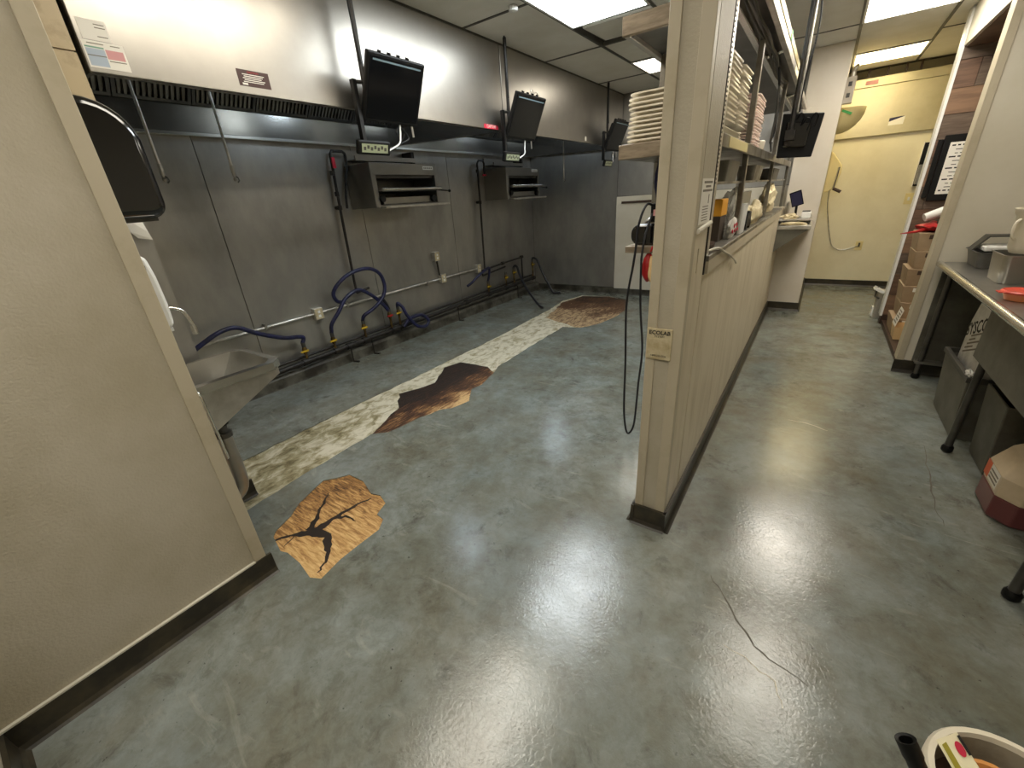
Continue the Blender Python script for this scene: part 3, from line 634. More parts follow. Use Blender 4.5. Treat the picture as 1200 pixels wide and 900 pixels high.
# salamander broilers on the wall
def broiler(y0, wd, lab):
    xb, xf, z0, z1 = -3.895, -3.52, 1.475, 1.865; y1 = y0+wd
    t = thing('wall_broiler', (xb, (y0+y1)/2, z0), lab, 'broiler', 'wall broilers')
    s = MB(); s.box(xb, xf, y0, y0+.03, z0, z1); s.box(xb, xf, y1-.03, y1, z0, z1); s.box(xb, xf, y0+.03, y1-.03, z1-.015, z1); s.box(xb, xf, y0+.03, y1-.03, z0, z0+.02); s.box(xb, xb+.02, y0+.03, y1-.03, z0+.02, z1-.015)
    s.build('shell', 'steel_plain', t, bevel=.003)
    MB().box(xf-.012, xf+.004, y0+.002, y1-.002, z1-.105, z1-.002).build('fascia', 'steel_plain', t, bevel=.003)
    MB().box(xf-.012, xf+.004, y0+.002, y0+.055, z0, z1-.105).build('front_stile', 'steel_plain', t, bevel=.002)
    MB().box(xf-.05, xf+.002, y0+.10, y1-.06, z0+.025, z0+.085).build('control_panel', 'steel_plain', t, bevel=.003)
    MB().box(-3.85, xf-.03, y0+.04, y1-.04, z1-.13, z1-.105).build('burner_plate', 'steel_dark', t)
    MB().box(-3.87, -3.865, y0+.03, y1-.03, z0+.03, z1-.02).build('liner', 'steel_dark', t)
    r = MB(); r.box(-3.84, xf+.05, y0+.07, y1-.05, z0+.135, z0+.145)
    r.build('grid_rack', 'steel_dark', t)
    MB().tube([(xf+.055, y0+.07, z0+.155), (xf+.055, y1-.01, z0+.155)], .017, 12).build('rack_rail', 'steel_bright', t, smooth=True)
    m = MB(); m.tube([(xf+.02, y1-.02, z0+.14), (xf+.06, y1+.11, z0+.125)], .007, 8); m.build('lever', 'black_pipe', t)
    MB().lathe((xf+.06, y1+.115, z0+.11), [(.006, 0), (.016, .008), (.016, .022), (.006, .03)], 12).build('lever_knob', 'black_plastic', t, smooth=True)
    kn = MB(); kn.tube([(xf, y1-.11, z0+.06), (xf+.035, y1-.11, z0+.06)], .034, 18); kn.build('knob', 'black_plastic', t, smooth=True)
    MB().tube([(xf, y0+.08, z0+.075), (xf+.03, y0+.08, z0+.075)], .03, 16).build('knob', 'black_plastic', t, smooth=True)
    MB().box(xf-.02, xf+.07, y0+.06, y1+.09, z0-.012, z0+.008).build('drip_tray', 'aluminium', t, bevel=.003)
    p = MB().box(xf+.004, xf+.006, y1-.20, y1-.05, z1-.055, z1-.022).build('name_plate', 'paper', t)
    m = MB()
    for k in range(6): m.box(xf+.006, xf+.0064, y1-.185+k*.021, y1-.171+k*.021, z1-.046, z1-.032)
    m.build('name_print', 'ink_grey', p)['kind'] = 'stuff'
    b = MB(); b.box(xb, -3.72, y0+.02, y1-.08, 1.90, 1.912); b.box(xb, xb+.01, y0+.02, y1-.08, 1.91, 2.0); b.box(-3.735, -3.72, y0+.02, y1-.08, 1.912, 1.94)
    b.build('mounting_shelf', 'steel_hood', t)
    MB().box(xb, -3.74, y1-.12, y1-.08, 1.865, 2.0).build('bracket', 'black_pipe', t)
    return t
broiler(2.80, .88, 'stainless wall broiler beside the gas riser with the red valve')
broiler(5.00, .84, 'stainless wall broiler nearer the far end wall')

# gas risers
t = thing('gas_riser', (-3.84, 2.63, .68), 'black gas riser pipe with a red valve left of a broiler', 'pipe', 'gas risers')
MB().tube([(-3.84, 2.60, .68), (-3.84, 2.60, .81), (-3.84, 2.625, 1.62), (-3.84, 2.64, 1.96), (-3.84, 2.66, 1.985), (-3.84, 2.77, 1.985)], .013, 10).build('pipe', 'black_pipe', t, smooth=True)
MB().tube([(-3.84, 2.77, 1.985), (-3.84, 2.80, 1.96), (-3.84, 2.79, 1.86), (-3.84, 2.72, 1.62), (-3.84, 2.70, 1.49)], .012, 10, smooth=4).build('flexible_tail', 'black_pipe', t, smooth=True)
for z in (1.80, 1.62, 1.50): MB().tube([(-3.84, 2.62, z-.02), (-3.84, 2.62, z+.02)], .021, 10).build('coupling', 'black_pipe', t)
MB().box(-3.82, -3.808, 2.625, 2.655, 1.84, 1.93).build('valve_handle', 'red_label', t)
MB().tube([(-3.84, 2.60, .68), (-3.84, 2.76, .70)], .013, 10).build('elbow_arm', 'black_pipe', t, smooth=True)
MB().tube([(-3.9, 2.62, 1.50), (-3.83, 2.62, 1.50)], .018, 8).build('wall_clip', 'black_pipe', t)
t = thing('gas_riser', (-3.84, 4.78, .6), 'thin black gas riser pipe left of the far broiler', 'pipe', 'gas risers')
MB().tube([(-3.84, 4.77, .58), (-3.84, 4.80, 1.43), (-3.84, 4.81, 1.93), (-3.84, 4.84, 1.965), (-3.84, 4.93, 1.965), (-3.84, 4.96, 1.93), (-3.84, 4.95, 1.80)], .013, 10).build('pipe', 'black_pipe', t, smooth=True)
for z in (1.84, 1.46): MB().tube([(-3.84, 4.80, z-.02), (-3.84, 4.80, z+.02)], .021, 10).build('coupling', 'black_pipe', t)
MB().box(-3.82, -3.808, 4.88, 4.95, 1.78, 1.80).build('valve_handle', 'red_label', t)
MB().tube([(-3.9, 4.80, 1.46), (-3.83, 4.80, 1.46)], .018, 8).build('wall_clip', 'black_pipe', t)

# electrical conduit and boxes
t = thing('conduit', (-3.865, 3.0, .57), 'long bare metal conduit running low along the steel wall', 'conduit')
MB().tube([(-3.87, .66, .555), (-3.87, 4.62, .598)], .013, 10).build('tube', 'galvanised', t, smooth=True)
for y in (1.62, 2.46, 3.62): MB().box(-3.9, -3.85, y, y+.02, .555, .60).build('strap', 'steel', t)
def ebox(y, z, lab, grp=None):
    t = thing('outlet_box', (-3.9, y, z-.055), lab, 'outlet', 'metal outlet boxes on the steel wall')
    MB().box(-3.9, -3.845, y-.045, y+.045, z-.055, z+.055).build('box', 'galvanised', t, bevel=.004)
    f = MB().box(-3.845, -3.842, y-.04, y+.04, z-.05, z+.05).build('cover', 'paper_old', t)
    for dz in (-.02, .02): MB().box(-3.842, -3.840, y-.012, y+.012, z+dz-.012, z+dz+.012).build('socket', 'white_plastic', f)
ebox(2.14, .567, 'metal outlet box on the conduit between two blue hoses')
ebox(3.85, .875, 'upper metal outlet box on its own short riser'); ebox(3.92, .592, 'metal outlet box on the conduit below another box'); ebox(4.66, .60, 'metal outlet box at the end of the conduit')
tag(MB().tube([(-3.87, 3.87, .64), (-3.87, 3.855, .83)], .012, 8).build('conduit_riser', 'black_pipe', smooth=True), 'short dark conduit between two stacked outlet boxes', 'conduit')

# gas manifold
t = thing('gas_manifold', (-3.80, 3.8, .1), 'long pair of black gas pipes running above the grimy curb', 'pipe')
MB().tube([(-3.80, 1.0, .155), (-3.80, 6.05, .235)], .024, 12).build('manifold_pipe', 'black_pipe', t, smooth=True)
MB().tube([(-3.83, 1.0, .20), (-3.83, 6.0, .28)], .014, 10).build('upper_pipe', 'black_pipe', t, smooth=True)
for y in (1.86, 2.2, 2.35, 2.55, 2.95, 3.08, 4.25, 4.77, 5.22, 5.44, 6.0):
    z = .155+(y-1)*.0158
    MB().tube([(-3.80, y-.03, z), (-3.80, y+.03, z)], .033, 12).build('tee', 'black_pipe', t, smooth=True)
for y in (2.35, 2.62, 4.05, 5.5):
    m = MB(); m.tube([(-3.785, y, .20), (-3.785, y, .0)], .007, 8); m.tube([(-3.785, y, .004), (-3.72, y+.02, .004)], .012, 8); m.build('pipe_stand', 'black_pipe', t)
# gas hoses: hose, coupling, valve (> handle)
def gas_hose(y, zv, pts, lab, hosemat='blue_hose', handle='yellow_handle', r=.019, grp='gas hoses on the manifold'):
    zm = .155+(y-1)*.0158
    t = thing('gas_hose', (-3.80, y, zm), lab, 'hose', grp)
    MB().tube([(-3.80, y, zm), (-3.80, y, zv-.03)], .013, 8).build('nipple', 'brass', t)
    v = MB().tube([(-3.80, y, zv-.035), (-3.80, y, zv-.012), (-3.80, y, zv+.012), (-3.80, y, zv+.035)], [.017, .024, .024, .017], 10).build('valve', 'brass', t, smooth=True)
    MB().box(-3.775, -3.765, y-.055, y+.02, zv-.008, zv+.008).build('valve_handle', handle, v)
    MB().tube([(-3.80, y, zv+.035), (-3.80, y, zv+.08)], .019, 10).build('coupling', 'steel_dark', t)
    if pts: MB().tube([(-3.80, y, zv+.075)]+pts, r, 12, smooth=6).build('hose', hosemat, t, smooth=True)
    return t
gas_hose(1.88, .28, [(-3.80, 1.90, .40), (-3.79, 1.85, .425), (-3.77, 1.71, .46), (-3.76, 1.51, .56), (-3.76, 1.37, .65), (-3.76, 1.24, .65), (-3.78, 1.08, .58), (-3.80, .94, .50)], 'blue gas hose reaching over behind the hand sink', handle='yellow_handle')
gas_hose(2.19, .29, [(-3.79, 2.21, .45), (-3.76, 2.30, .56), (-3.75, 2.40, .67), (-3.75, 2.56, .72), (-3.765, 2.71, .64), (-3.765, 2.83, .52), (-3.76, 2.89, .43)], 'blue gas hose arching low across the black riser')
gas_hose(2.57, .32, [(-3.76, 2.58, .45), (-3.715, 2.69, .51), (-3.70, 2.81, .60), (-3.70, 2.86, .71), (-3.71, 2.84, .83), (-3.71, 2.75, .90), (-3.71, 2.62, .92), (-3.72, 2.46, .89), (-3.75, 2.34, .81), (-3.785, 2.30, .73), (-3.815, 2.34, .65), (-3.825, 2.42, .62)], 'blue gas hose coiled in a tall loop behind the riser')
gas_hose(2.93, .36, [(-3.79, 2.90, .50), (-3.78, 2.85, .58)], 'dark gas stub with a red handle beside the looped hose', hosemat='dark_hose', handle='red')
gas_hose(3.06, .36, [(-3.77, 3.05, .47), (-3.74, 3.08, .42), (-3.71, 3.11, .31), (-3.69, 3.21, .17), (-3.69, 3.34, .13), (-3.69, 3.40, .19), (-3.70, 3.30, .28), (-3.72, 3.14, .27), (-3.74, 3.05, .20)], 'short blue gas hose curled into a small ring by the curb')
gas_hose(4.77, .33, [(-3.77, 4.77, .50), (-3.74, 4.74, .60), (-3.73, 4.60, .57), (-3.73, 4.45, .52), (-3.74, 4.33, .46), (-3.76, 4.26, .43)], 'blue gas hose sagging at the end of the conduit', r=.017)
gas_hose(5.44, .42, [(-3.77, 5.44, .52), (-3.70, 5.40, .50), (-3.60, 5.32, .38), (-3.35, 5.15, .20), (-3.10, 5.0, .06), (-2.99, 4.94, .035)], 'black gas hose drooping to the floor toward the worn strip', hosemat='dark_hose', r=.017)
gas_hose(6.0, .46, [(-3.78, 6.0, .56), (-3.70, 5.99, .52), (-3.58, 5.96, .32), (-3.44, 5.93, .12), (-3.36, 5.91, .03), (-3.25, 5.95, .025)], 'black gas hose dropping to the floor by the far corner', hosemat='dark_hose', r=.017)
gas_hose(5.22, .38, None, 'capped gas valve with no hose near the far corner', hosemat='dark_hose')
t = thing('gas_bridge_pipe', (-3.80, 5.2, .4), 'black gas pipe bridging from the thin riser to the far corner', 'pipe')
MB().tube([(-3.80, 4.66, .57), (-3.80, 5.16, .60), (-3.80, 5.68, .615), (-3.80, 5.68, .24)], .014, 10).build('pipe', 'black_pipe', t, smooth=True)
MB().tube([(-3.80, 4.66, .50), (-3.80, 5.22, .54)], .012, 10).build('lower_pipe', 'black_pipe', t, smooth=True)
for p in ((5.16, .60), (5.68, .62)): MB().tube([(-3.80, p[0]-.025, p[1]), (-3.80, p[0]+.025, p[1])], .024, 10).build('coupling', 'black_pipe', t)
MB().tube([(-3.80, 4.66, .57), (-3.80, 4.66, .50)], .012, 10).build('link', 'black_pipe', t)

# ---- hand sink corner
t = thing('hand_sink', (-2.135, .45, .6), 'stainless hand wash sink on the wall behind the pebbled partition', 'sink')
x0, x1, y0, y1, zr = -2.34, -1.925, .43, .845, .85
ro = [(x0, y0), (x1, y0), (x1, y1-.05), (x1-.05, y1), (x0+.05, y1), (x0, y1-.05)]
ri = [(x0+.03, y0+.05), (x1-.03, y0+.05), (x1-.03, y1-.07), (x1-.07, y1-.035), (x0+.07, y1-.035), (x0+.03, y1-.07)]
rb = [(x0+.06, y0+.08), (x1-.06, y0+.08), (x1-.06, y1-.16), (x1-.09, y1-.13), (x0+.09, y1-.13), (x0+.06, y1-.16)]
m = MB(); n = 6
m.add([(x, y, zr-.035) for x, y in ro]+[(x, y, zr) for x, y in ro]+[(x, y, zr+.002) for x, y in ri], [(i, (i+1) % n, n+(i+1) % n, n+i) for i in range(n)]+[(n+i, n+(i+1) % n, 2*n+(i+1) % n, 2*n+i) for i in range(n)])
m.build('rim', 'steel_bright', t)
m = MB(); m.add([(x, y, zr+.002) for x, y in ri]+[(x, y, zr-.13) for x, y in rb], [(i, (i+1) % n, n+(i+1) % n, n+i) for i in range(n)]+[tuple(range(n, 2*n))])
m.build('bowl', 'steel', t, smooth=True)
MB().prism([(y0, zr-.03), (y1-.03, zr-.03), (y1-.03, zr-.06), (.50, .64), (y0, .64)], 'x', x0+.012, x1-.012, skip=(0,)).build('body', 'aluminium', t)
MB().lathe((-2.13, .62, zr-.1295), [(.035, 0), (.03, .003)], 16).build('drain_strainer', 'steel_dark', t)
MB().tube([(x1-.012, .47, .83), (x1+.0, .49, .80), (x1-.02, .50, .50)], .005, 8, smooth=4).build('side_rod', 'steel_bright', t, smooth=True)
MB().box(x0+.02, x1-.02, .43, .437, zr, zr+.09).build('backsplash', 'steel', t)
p = MB().tube([(-2.13, .57, .64), (-2.13, .57, .60), (-2.13, .57, .52)], .022, 12).build('tailpiece', 'steel_dark', t, smooth=True)
MB().tube([(-2.13, .57, .605), (-2.13, .57, .585)], .036, 14).build('slip_nut', 'black_plastic', p)
MB().tube([(-2.13, .57, .545), (-2.13, .57, .52)], .034, 14).build('slip_nut', 'steel_dark', p)
MB().tube([(-2.13, .57, .53), (-2.13, .57, .30), (-2.13, .55, .22), (-2.13, .50, .20), (-2.13, .45, .25), (-2.13, .43, .27)], .027, 12, smooth=4).build('trap_pipe', 'steel', t, smooth=True)
for k in range(2): MB().tube([(-2.06-.12*k, .43, .42), (-2.06-.12*k, .46, .42), (-2.07-.1*k, .48, .50), (-2.09-.06*k, .46, .64)], .008, 8, smooth=4).build('supply_line', 'black_plastic', t, smooth=True)
t = thing('faucet', (-2.13, .44, 1.0), 'chrome gooseneck faucet over the hand sink', 'faucet')
MB().tube([(-2.13, .44, 1.10), (-2.13, .50, 1.135), (-2.13, .56, 1.14), (-2.13, .60, 1.115), (-2.13, .615, 1.06), (-2.13, .615, 1.03)], .0085, 10, smooth=5).build('spout', 'steel_bright', t, smooth=True)
MB().tube([(-2.13, .615, 1.055), (-2.13, .615, 1.015)], .012, 10).build('aerator', 'steel_bright', t)
MB().box(-2.225, -2.095, .43, .455, 1.07, 1.13).build('wall_plate', 'steel_bright', t, bevel=.005)
for x in (-2.208, -2.106): MB().tube([(x, .455, 1.10), (x, .49, 1.10)], .014, 10).build('tap_handle', 'steel_bright', t)
t = thing('towel_dispenser', (-2.1, .43, 1.48), 'big glossy black rounded paper towel dispenser above the sink', 'dispenser')
prof = [(.43, 1.48)]
for cx, cz, r, a0, a1 in ((.585, 1.53, .05, -90, 0), (.50, 1.71, .135, 8, 80)):
    for k in range(7):
        a = R(a0+(a1-a0)*k/6); prof.append((cx+r*math.cos(a), cz+r*math.sin(a)))
prof.append((.43, 1.855))
MB().prism(prof, 'x', -2.27, -1.965).build('shell', 'black_gloss', t, smooth=True, bevel=.025)
MB().box(-2.23, -2.0, .50, .60, 1.47, 1.482).build('paper_slot', 'dark_grey', t)
t = thing('soap_dispenser', (-2.0, .43, 1.08), 'white soap dispenser with a dark window above the hand sink', 'dispenser')
MB().prism([(.43, 1.085), (.492, 1.085), (.514, 1.105), (.518, 1.18), (.516, 1.28), (.508, 1.35), (.475, 1.37), (.43, 1.375)], 'x', -2.085, -1.96).build('body', 'white_plastic', t, bevel=.012, smooth=True)
MB().prism([(.472, 1.225), (.488, 1.233), (.494, 1.325), (.478, 1.332)], 'x', -1.9605, -1.958).build('window', 'black_plastic', t)
MB().box(-2.06, -1.99, .46, .51, 1.075, 1.09).build('push_bar', 'white_plastic', t)
cur = MB(); cur.add([(-2.40, .60, 1.50), (-2.40, .655, 1.50), (-2.395, .60, 1.44), (-2.38, .66, 1.43), (-2.39, .62, 1.41), (-2.375, .664, 1.40)], [(0, 1, 3, 2), (2, 3, 5, 4)])
tag(cur.build('paper_scrap', 'paper'), 'curled white paper scrap taped on the boxed-out corner', 'paper')

# ================================================================== PASS SHELF OVER THE HALF WALL
t = thing('pass_shelf', (-.59, 3.8, 1.2), 'greasy steel pass-through shelving standing on the half wall', 'shelf')
MB().box(-.84, -.345, 2.16, 5.62, 1.595, 1.612).build('shelf_board', 'steel_greasy', t, bevel=.003)
MB().box(-.47, -.345, 1.815, 2.16, 1.595, 1.612).build('shelf_board', 'steel_greasy', t, bevel=.003)
MB().box(-.843, -.47, 2.14, 2.16, 1.592, 1.655).build('end_board', 'wood_shelf', t, bevel=.004)
MB().box(-.347, -.338, 1.815, 5.62, 1.58, 1.625).build('front_edge', 'steel_greasy', t, bevel=.002)
MB().box(-.338, -.3365, 2.0, 2.48, 1.585, 1.622).build('label_strip', 'cream_plastic', t)
MB().box(-.48, -.36, 1.815, 5.62, 1.455, 1.465).build('middle_shelf', 'steel_greasy', t)
MB().box(-.838, -.30, 2.16, 5.62, 2.085, 2.10).build('top_shelf', 'steel_dark', t)
MB().box(-.845, -.47, 2.14, 2.165, 2.065, 2.135).build('top_end_bar', 'wood_shelf', t, bevel=.004)
MB().box(-.842, -.815, 2.165, 5.62, 2.065, 2.10).build('top_side_bar', 'aluminium', t, bevel=.003)
MB().box(-.415, -.385, 1.90, 5.62, 2.055, 2.086).build('heat_lamp_rail', 'steel_bright', t, bevel=.004)
MB().box(-.315, -.29, 1.90, 5.62, 2.075, 2.12).build('outer_rail', 'aluminium', t, bevel=.004)
for y in (3.1, 4.6): MB().tube([(-.40, y, 2.07), (-.30, y, 2.09)], .01, 8).build('cross_rod', 'steel_bright', t, smooth=True)
sl = MB().box(-.362, -.358, 1.808, 1.856, 1.2, ZC-.02).box(-.358, -.337, 1.808, 1.812, 1.2, ZC-.02).box(-.358, -.337, 1.836, 1.856, 1.2, ZC-.02).box(-.341, -.337, 1.812, 1.836, 1.2, 1.45).box(-.341, -.337, 1.812, 1.836, 2.50, ZC-.02)
z = 1.45
while z < 2.5: sl.box(-.341, -.337, 1.812, 1.836, z, z+.0065); z += .0135
sl.build('slotted_upright', 'aluminium', t)
for y in (2.62, 3.98, 5.58): MB().box(-.372, -.348, y, y+.035, 1.2, 2.086).build('upright', 'steel_greasy', t, bevel=.003)
for y in (2.62, 5.58): MB().box(-.82, -.79, y, y+.03, 1.186, 2.086).build('rear_upright', 'steel_greasy', t, bevel=.003)
for k, (a, b) in enumerate(((-.37, -.36), (-.34, -.345), (-.355, -.33))):
    MB().tube([(a, 2.1, 2.07), (b, 2.6, 2.05), (a, 3.1, 2.065), (b-.02, 3.5, 2.05), (a, 3.9, 2.06)], .006, 6, smooth=4).build('hanging_cable', 'black_plastic', t, smooth=True)
MB().tube([(-.345, 3.3, 2.05), (-.335, 3.38, 1.95), (-.335, 3.45, 1.80), (-.34, 3.42, 1.68), (-.335, 3.5, 1.72), (-.335, 3.48, 1.9)], .007, 6, smooth=5).build('hanging_cable', 'black_plastic', t, smooth=True)
MB().tube([(-.338, 3.36, 1.98), (-.33, 3.41, 1.85), (-.335, 3.38, 1.70), (-.33, 3.44, 1.63)], .006, 6, smooth=5).build('hanging_cable', 'steel_dark', t, smooth=True)

# crockery
def rr(wx, wy, r, z, seg=4):
    out = []
    for cx, cy, a in ((wx/2-r, wy/2-r, 0), (-wx/2+r, wy/2-r, 90), (-wx/2+r, -wy/2+r, 180), (wx/2-r, -wy/2+r, 270)):
        for k in range(seg+1): out.append((cx+r*math.cos(R(a+90*k/seg)), cy+r*math.sin(R(a+90*k/seg)), z))
    return out
def platter_mesh(wx, wy, h, r):
    L = [rr(wx*.62, wy*.62, r*.7, 0), rr(wx*.66, wy*.66, r*.7, h*.25), rr(wx, wy, r, h*.72), rr(wx*1.0, wy*1.0, r, h), rr(wx*.94, wy*.94, r*.9, h*.95), rr(wx*.64, wy*.64, r*.7, h*.35)]
    m = MB(); n = len(L[0]); m.v = [p for l in L for p in l]
    for i in range(len(L)-1):
        for k in range(n): m.f.append((i*n+k, i*n+(k+1) % n, (i+1)*n+(k+1) % n, (i+1)*n+k))
    m.f.append(tuple(range(n-1, -1, -1))); m.f.append(tuple((len(L)-1)*n+k for k in range(n))); return m
def stack(c, wx, wy, h, r, n, pitch, mat, label, group, name='platter'):
    first = platter_mesh(wx, wy, h, r).build(name, mat, org=(0,0,0), smooth=True); rg = random.Random(int(c[1]*100))
    for k in range(n):
        o = first if k == 0 else first.copy()
        if k: C.objects.link(o)
        o.location = (c[0]+rg.uniform(-.004, .004), c[1]+rg.uniform(-.004, .004), c[2]+k*pitch); o.rotation_euler = (0, 0, rg.uniform(-.02, .02))
        tag(o, label, 'plate', group)
stack((-.675, 2.38, 1.6125), .30, .42, .024, .05, 13, .0185, 'white_plate', 'large white platter in the stack on the end board', 'large platters stacked on the pass shelf')
pan_ = MB(); pan_.v = [p for l in (rr(.11, .40, .02, 0), rr(.125, .43, .02, .036), rr(.125, .43, .02, .0405), rr(.10, .39, .02, .038)) for p in l]
n_ = 20; pan_.f = [(i*n_+k, i*n_+(k+1) % n_, (i+1)*n_+(k+1) % n_, (i+1)*n_+k) for i in range(3) for k in range(n_)]+[tuple(range(n_-1, -1, -1)), tuple(3*n_+k for k in range(n_))]
pan_.v = [(x-.4125, y+2.09, z+1.612) for x, y, z in pan_.v]
tag(pan_.build('steel_pan', 'steel', bevel=.002), 'shallow steel pan turned over under the square plates', 'pan')
stack((-.402, 1.995, 1.653), .125, .24, .022, .03, 13, .0165, 'white_plate', 'white boat-shaped plate in the stack next to the slotted upright', 'square plates on the pass shelf')
stack((-.402, 2.25, 1.653), .125, .24, .022, .03, 13, .0165, 'white_plate', 'white boat-shaped plate in the stack touching the round plates', 'square plates beside the round plates')
stack((-.45, 2.488, 1.612), .14, .22, .02, .06, 15, .0145, 'white_plate', 'white rounded plate in the stack before the steel upright', 'rounded plates before the upright')
stack((-.44, 2.92, 1.612), .17, .40, .018, .07, 19, .0128, 'pink_plate', 'pinkish white oval plate in the stack behind the steel upright', 'pinkish oval plates on the pass shelf')
tag(MB().lathe((-.405, 3.32, 1.612), [(.03, 0), (.045, .02), (.05, .07), (.045, .075)], 18).build('small_bowl', 'white_plate', smooth=True), 'small white bowl beside the pinkish plates', 'bowl')
tag(MB().lathe((-.43, 4.7, 1.612), [(.04, 0), (.07, .03), (.075, .045)], 18).build('small_bowl', 'white_plate', smooth=True), 'small white bowl under the hanging monitor back', 'bowl')

# things on the sill and middle shelf
SZ = 1.2
t = thing('carton', (-.42, 2.41, SZ), 'dark carton with an orange top on the sill', 'box')
MB().box(-.45, -.385, 2.30, 2.44, SZ, 1.315).build('body', 'dark_box', t, bevel=.003)
MB().box(-.45, -.383, 2.30, 2.445, 1.315, 1.39).build('orange_top', 'orange_box', t, bevel=.003)
tag(MB().blob((-.432, 2.86, 1.325), (.036, .24, .105), 3, .16, sub=4, flat=-.12, crumple=.12).build('clear_bag', 'clear_bag', smooth=True), 'clear crinkled plastic bag behind the orange carton', 'bag')
for k in range(3):
    tag(MB().lathe((-.353, 2.682+.05*k, SZ), [(.016, 0), (.020, .10), (.022, .15), (.018, .15), (.016, .02)], 14).build('foam_cup', 'white_plastic', smooth=True), 'slim white cup standing before the clear bag', 'cup', 'slim cups on the sill')
t = thing('printed_bag', (-.36, 2.50, SZ), 'white bag with red print on the sill', 'bag')
MB().blob((-.36, 2.50, SZ+.045), (.018, .10, .052), 5, .10, flat=-.05).build('sack', 'white_bag', t, smooth=True)
for k in range(5): MB().blob((-.3425, 2.43+.036*k, SZ+.035+.025*(k % 2)), (.004, .016, .012), k, .1, 1).build('red_print', 'red_label', t)
t = thing('clip', (-.35, 2.96, SZ), 'black bulldog clips heaped beside the printed bag', 'clip')
for k in range(3): MB().obox((-.352, 2.90+.06*k, SZ+.05+.01*(k % 2)), (.03, .05, .085), Matrix.Rotation(.5*k-.5, 3, 'X')).build('clip_jaw', 'black_plastic', t, bevel=.004)
tag(MB().blob((-.385, 3.53, SZ+.055), (.045, .30, .075), 8, .2, sub=4, flat=-.055, crumple=.16).build('cream_bag', 'cream_bag', smooth=True), 'low cream bag of wrapped goods beside the clips', 'bag')
tag(MB().blob((-.41, 4.70, SZ+.10), (.052, .42, .112), 12, .22, sub=4, flat=-.10, crumple=.16).build('cream_bag', 'cream_bag', smooth=True), 'tall heap of cream wrapped goods near the small counter', 'bag')
t = thing('ladle_dish', (-.37, 2.0, SZ), 'brown dish on the sill beside the slotted upright', 'dish')
MB().lathe((-.39, 2.0, SZ), [(.06, 0), (.085, .008), (.09, .025), (.082, .025), (.06, .01)], 20, sx=.5, sy=1.2).build('dish', 'dark_brown', t, smooth=True)
tag(MB().tube([(-.345, 1.86, 1.212), (-.325, 1.98, 1.21), (-.318, 2.10, 1.18), (-.322, 2.30, 1.14), (-.325, 2.50, 1.09), (-.325, 2.58, 1.06)], .005, 8, smooth=4).build('loose_cord', 'caulk', smooth=True), 'loose white cord trailing off the sill', 'cord')
for y, wd, mt, lb in ((2.38, .34, 'grey_bin', 'grey pan on the middle shelf before the steel upright'), (3.35, .40, 'steel_greasy', 'greasy pan on the middle shelf behind the steel upright'), (4.55, .5, 'dark_grey', 'dark pan on the middle shelf near the column')):
    m = MB(); m.v = [(x-.42, yy+y, zz+1.465) for l in (rr(.09, wd*.9, .02, 0), rr(.11, wd, .02, .085), rr(.095, wd*.95, .02, .085), rr(.08, wd*.88, .02, .01)) for x, yy, zz in l]
    m.f = [(i*20+k, i*20+(k+1) % 20, (i+1)*20+(k+1) % 20, (i+1)*20+k) for i in range(3) for k in range(20)]+[tuple(range(19, -1, -1)), tuple(60+k for k in range(20))]
    tag(m.build('food_pan', mt, smooth=True), lb, 'pan')
tag(MB().box(-.475, -.460, 3.22, 3.93, 1.2, 1.40).build('cutting_board', 'white_plastic', bevel=.006), 'white board standing at the back of the sill', 'board')
# small counter against the column
t = thing('side_counter', (-.19, 5.65, .98), 'small grey counter bracketed between half wall and column', 'counter')
MB().box(-.337, -.045, 5.35, 5.948, .985, 1.022).build('counter_top', 'aluminium', t, bevel=.004)
MB().box(-.337, -.06, 5.40, 5.948, 1.065, 1.08).build('upper_tray', 'aluminium', t, bevel=.003)
for x in (-.32, -.08): MB().box(x, x+.015, 5.45, 5.90, 1.022, 1.066).build('spacer', 'steel_dark', t)
MB().prism([(-.338, .986), (-.06, .986), (-.338, .76)], 'y', 5.37, 5.385).build('bracket', 'grey_bin', t)
t = thing('card_terminal', (-.21, 5.62, 1.08), 'dark tilted order tablet on a stand on the side counter', 'tablet')
MB().box(-.25, -.17, 5.56, 5.70, 1.08, 1.092).build('foot', 'black_plastic', t, bevel=.003)
MB().tube([(-.21, 5.64, 1.09), (-.215, 5.62, 1.22)], .012, 8).build('stem', 'black_plastic', t)
rt_ = Matrix.Rotation(R(-18), 3, 'Y') @ Matrix.Rotation(R(12), 3, 'X')
MB().obox((-.225, 5.60, 1.27), (.105, .016, .15), rt_).build('case', 'black_plastic', t, bevel=.004)
MB().obox(Vector((-.225, 5.60, 1.27))+rt_ @ Vector((0, -.009, 0)), (.09, .002, .13), rt_).build('screen', 'navy', t)
t = thing('receipt_printer', (-.12, 5.62, 1.08), 'white receipt device on the side counter', 'printer')
MB().box(-.155, -.07, 5.52, 5.68, 1.08, 1.14).build('body', 'white_plastic', t, bevel=.01); MB().box(-.15, -.08, 5.56, 5.62, 1.138, 1.152).build('lid', 'dark_grey', t, bevel=.003)
tag(MB().blob((-.25, 5.465, 1.10), (.065, .05, .03), 22, .2, sub=4, flat=-.02, crumple=.2).build('folded_towel', 'cream_bag', smooth=True), 'crumpled cream towel on the upper tray', 'towel')
tag(MB().blob((-.19, 5.40, 1.038), (.11, .036, .018), 25, .2, flat=-.016).build('folded_towel', 'cream_bag', smooth=True), 'flat cream towel on the lower counter', 'towel')
tag(MB().blob((-.30, 5.78, 1.16), (.028, .10, .085), 28, .12, flat=-.08).build('grey_pouch', 'aluminium', smooth=True), 'grey rounded pouch leaning beside the order tablet', 'pouch')

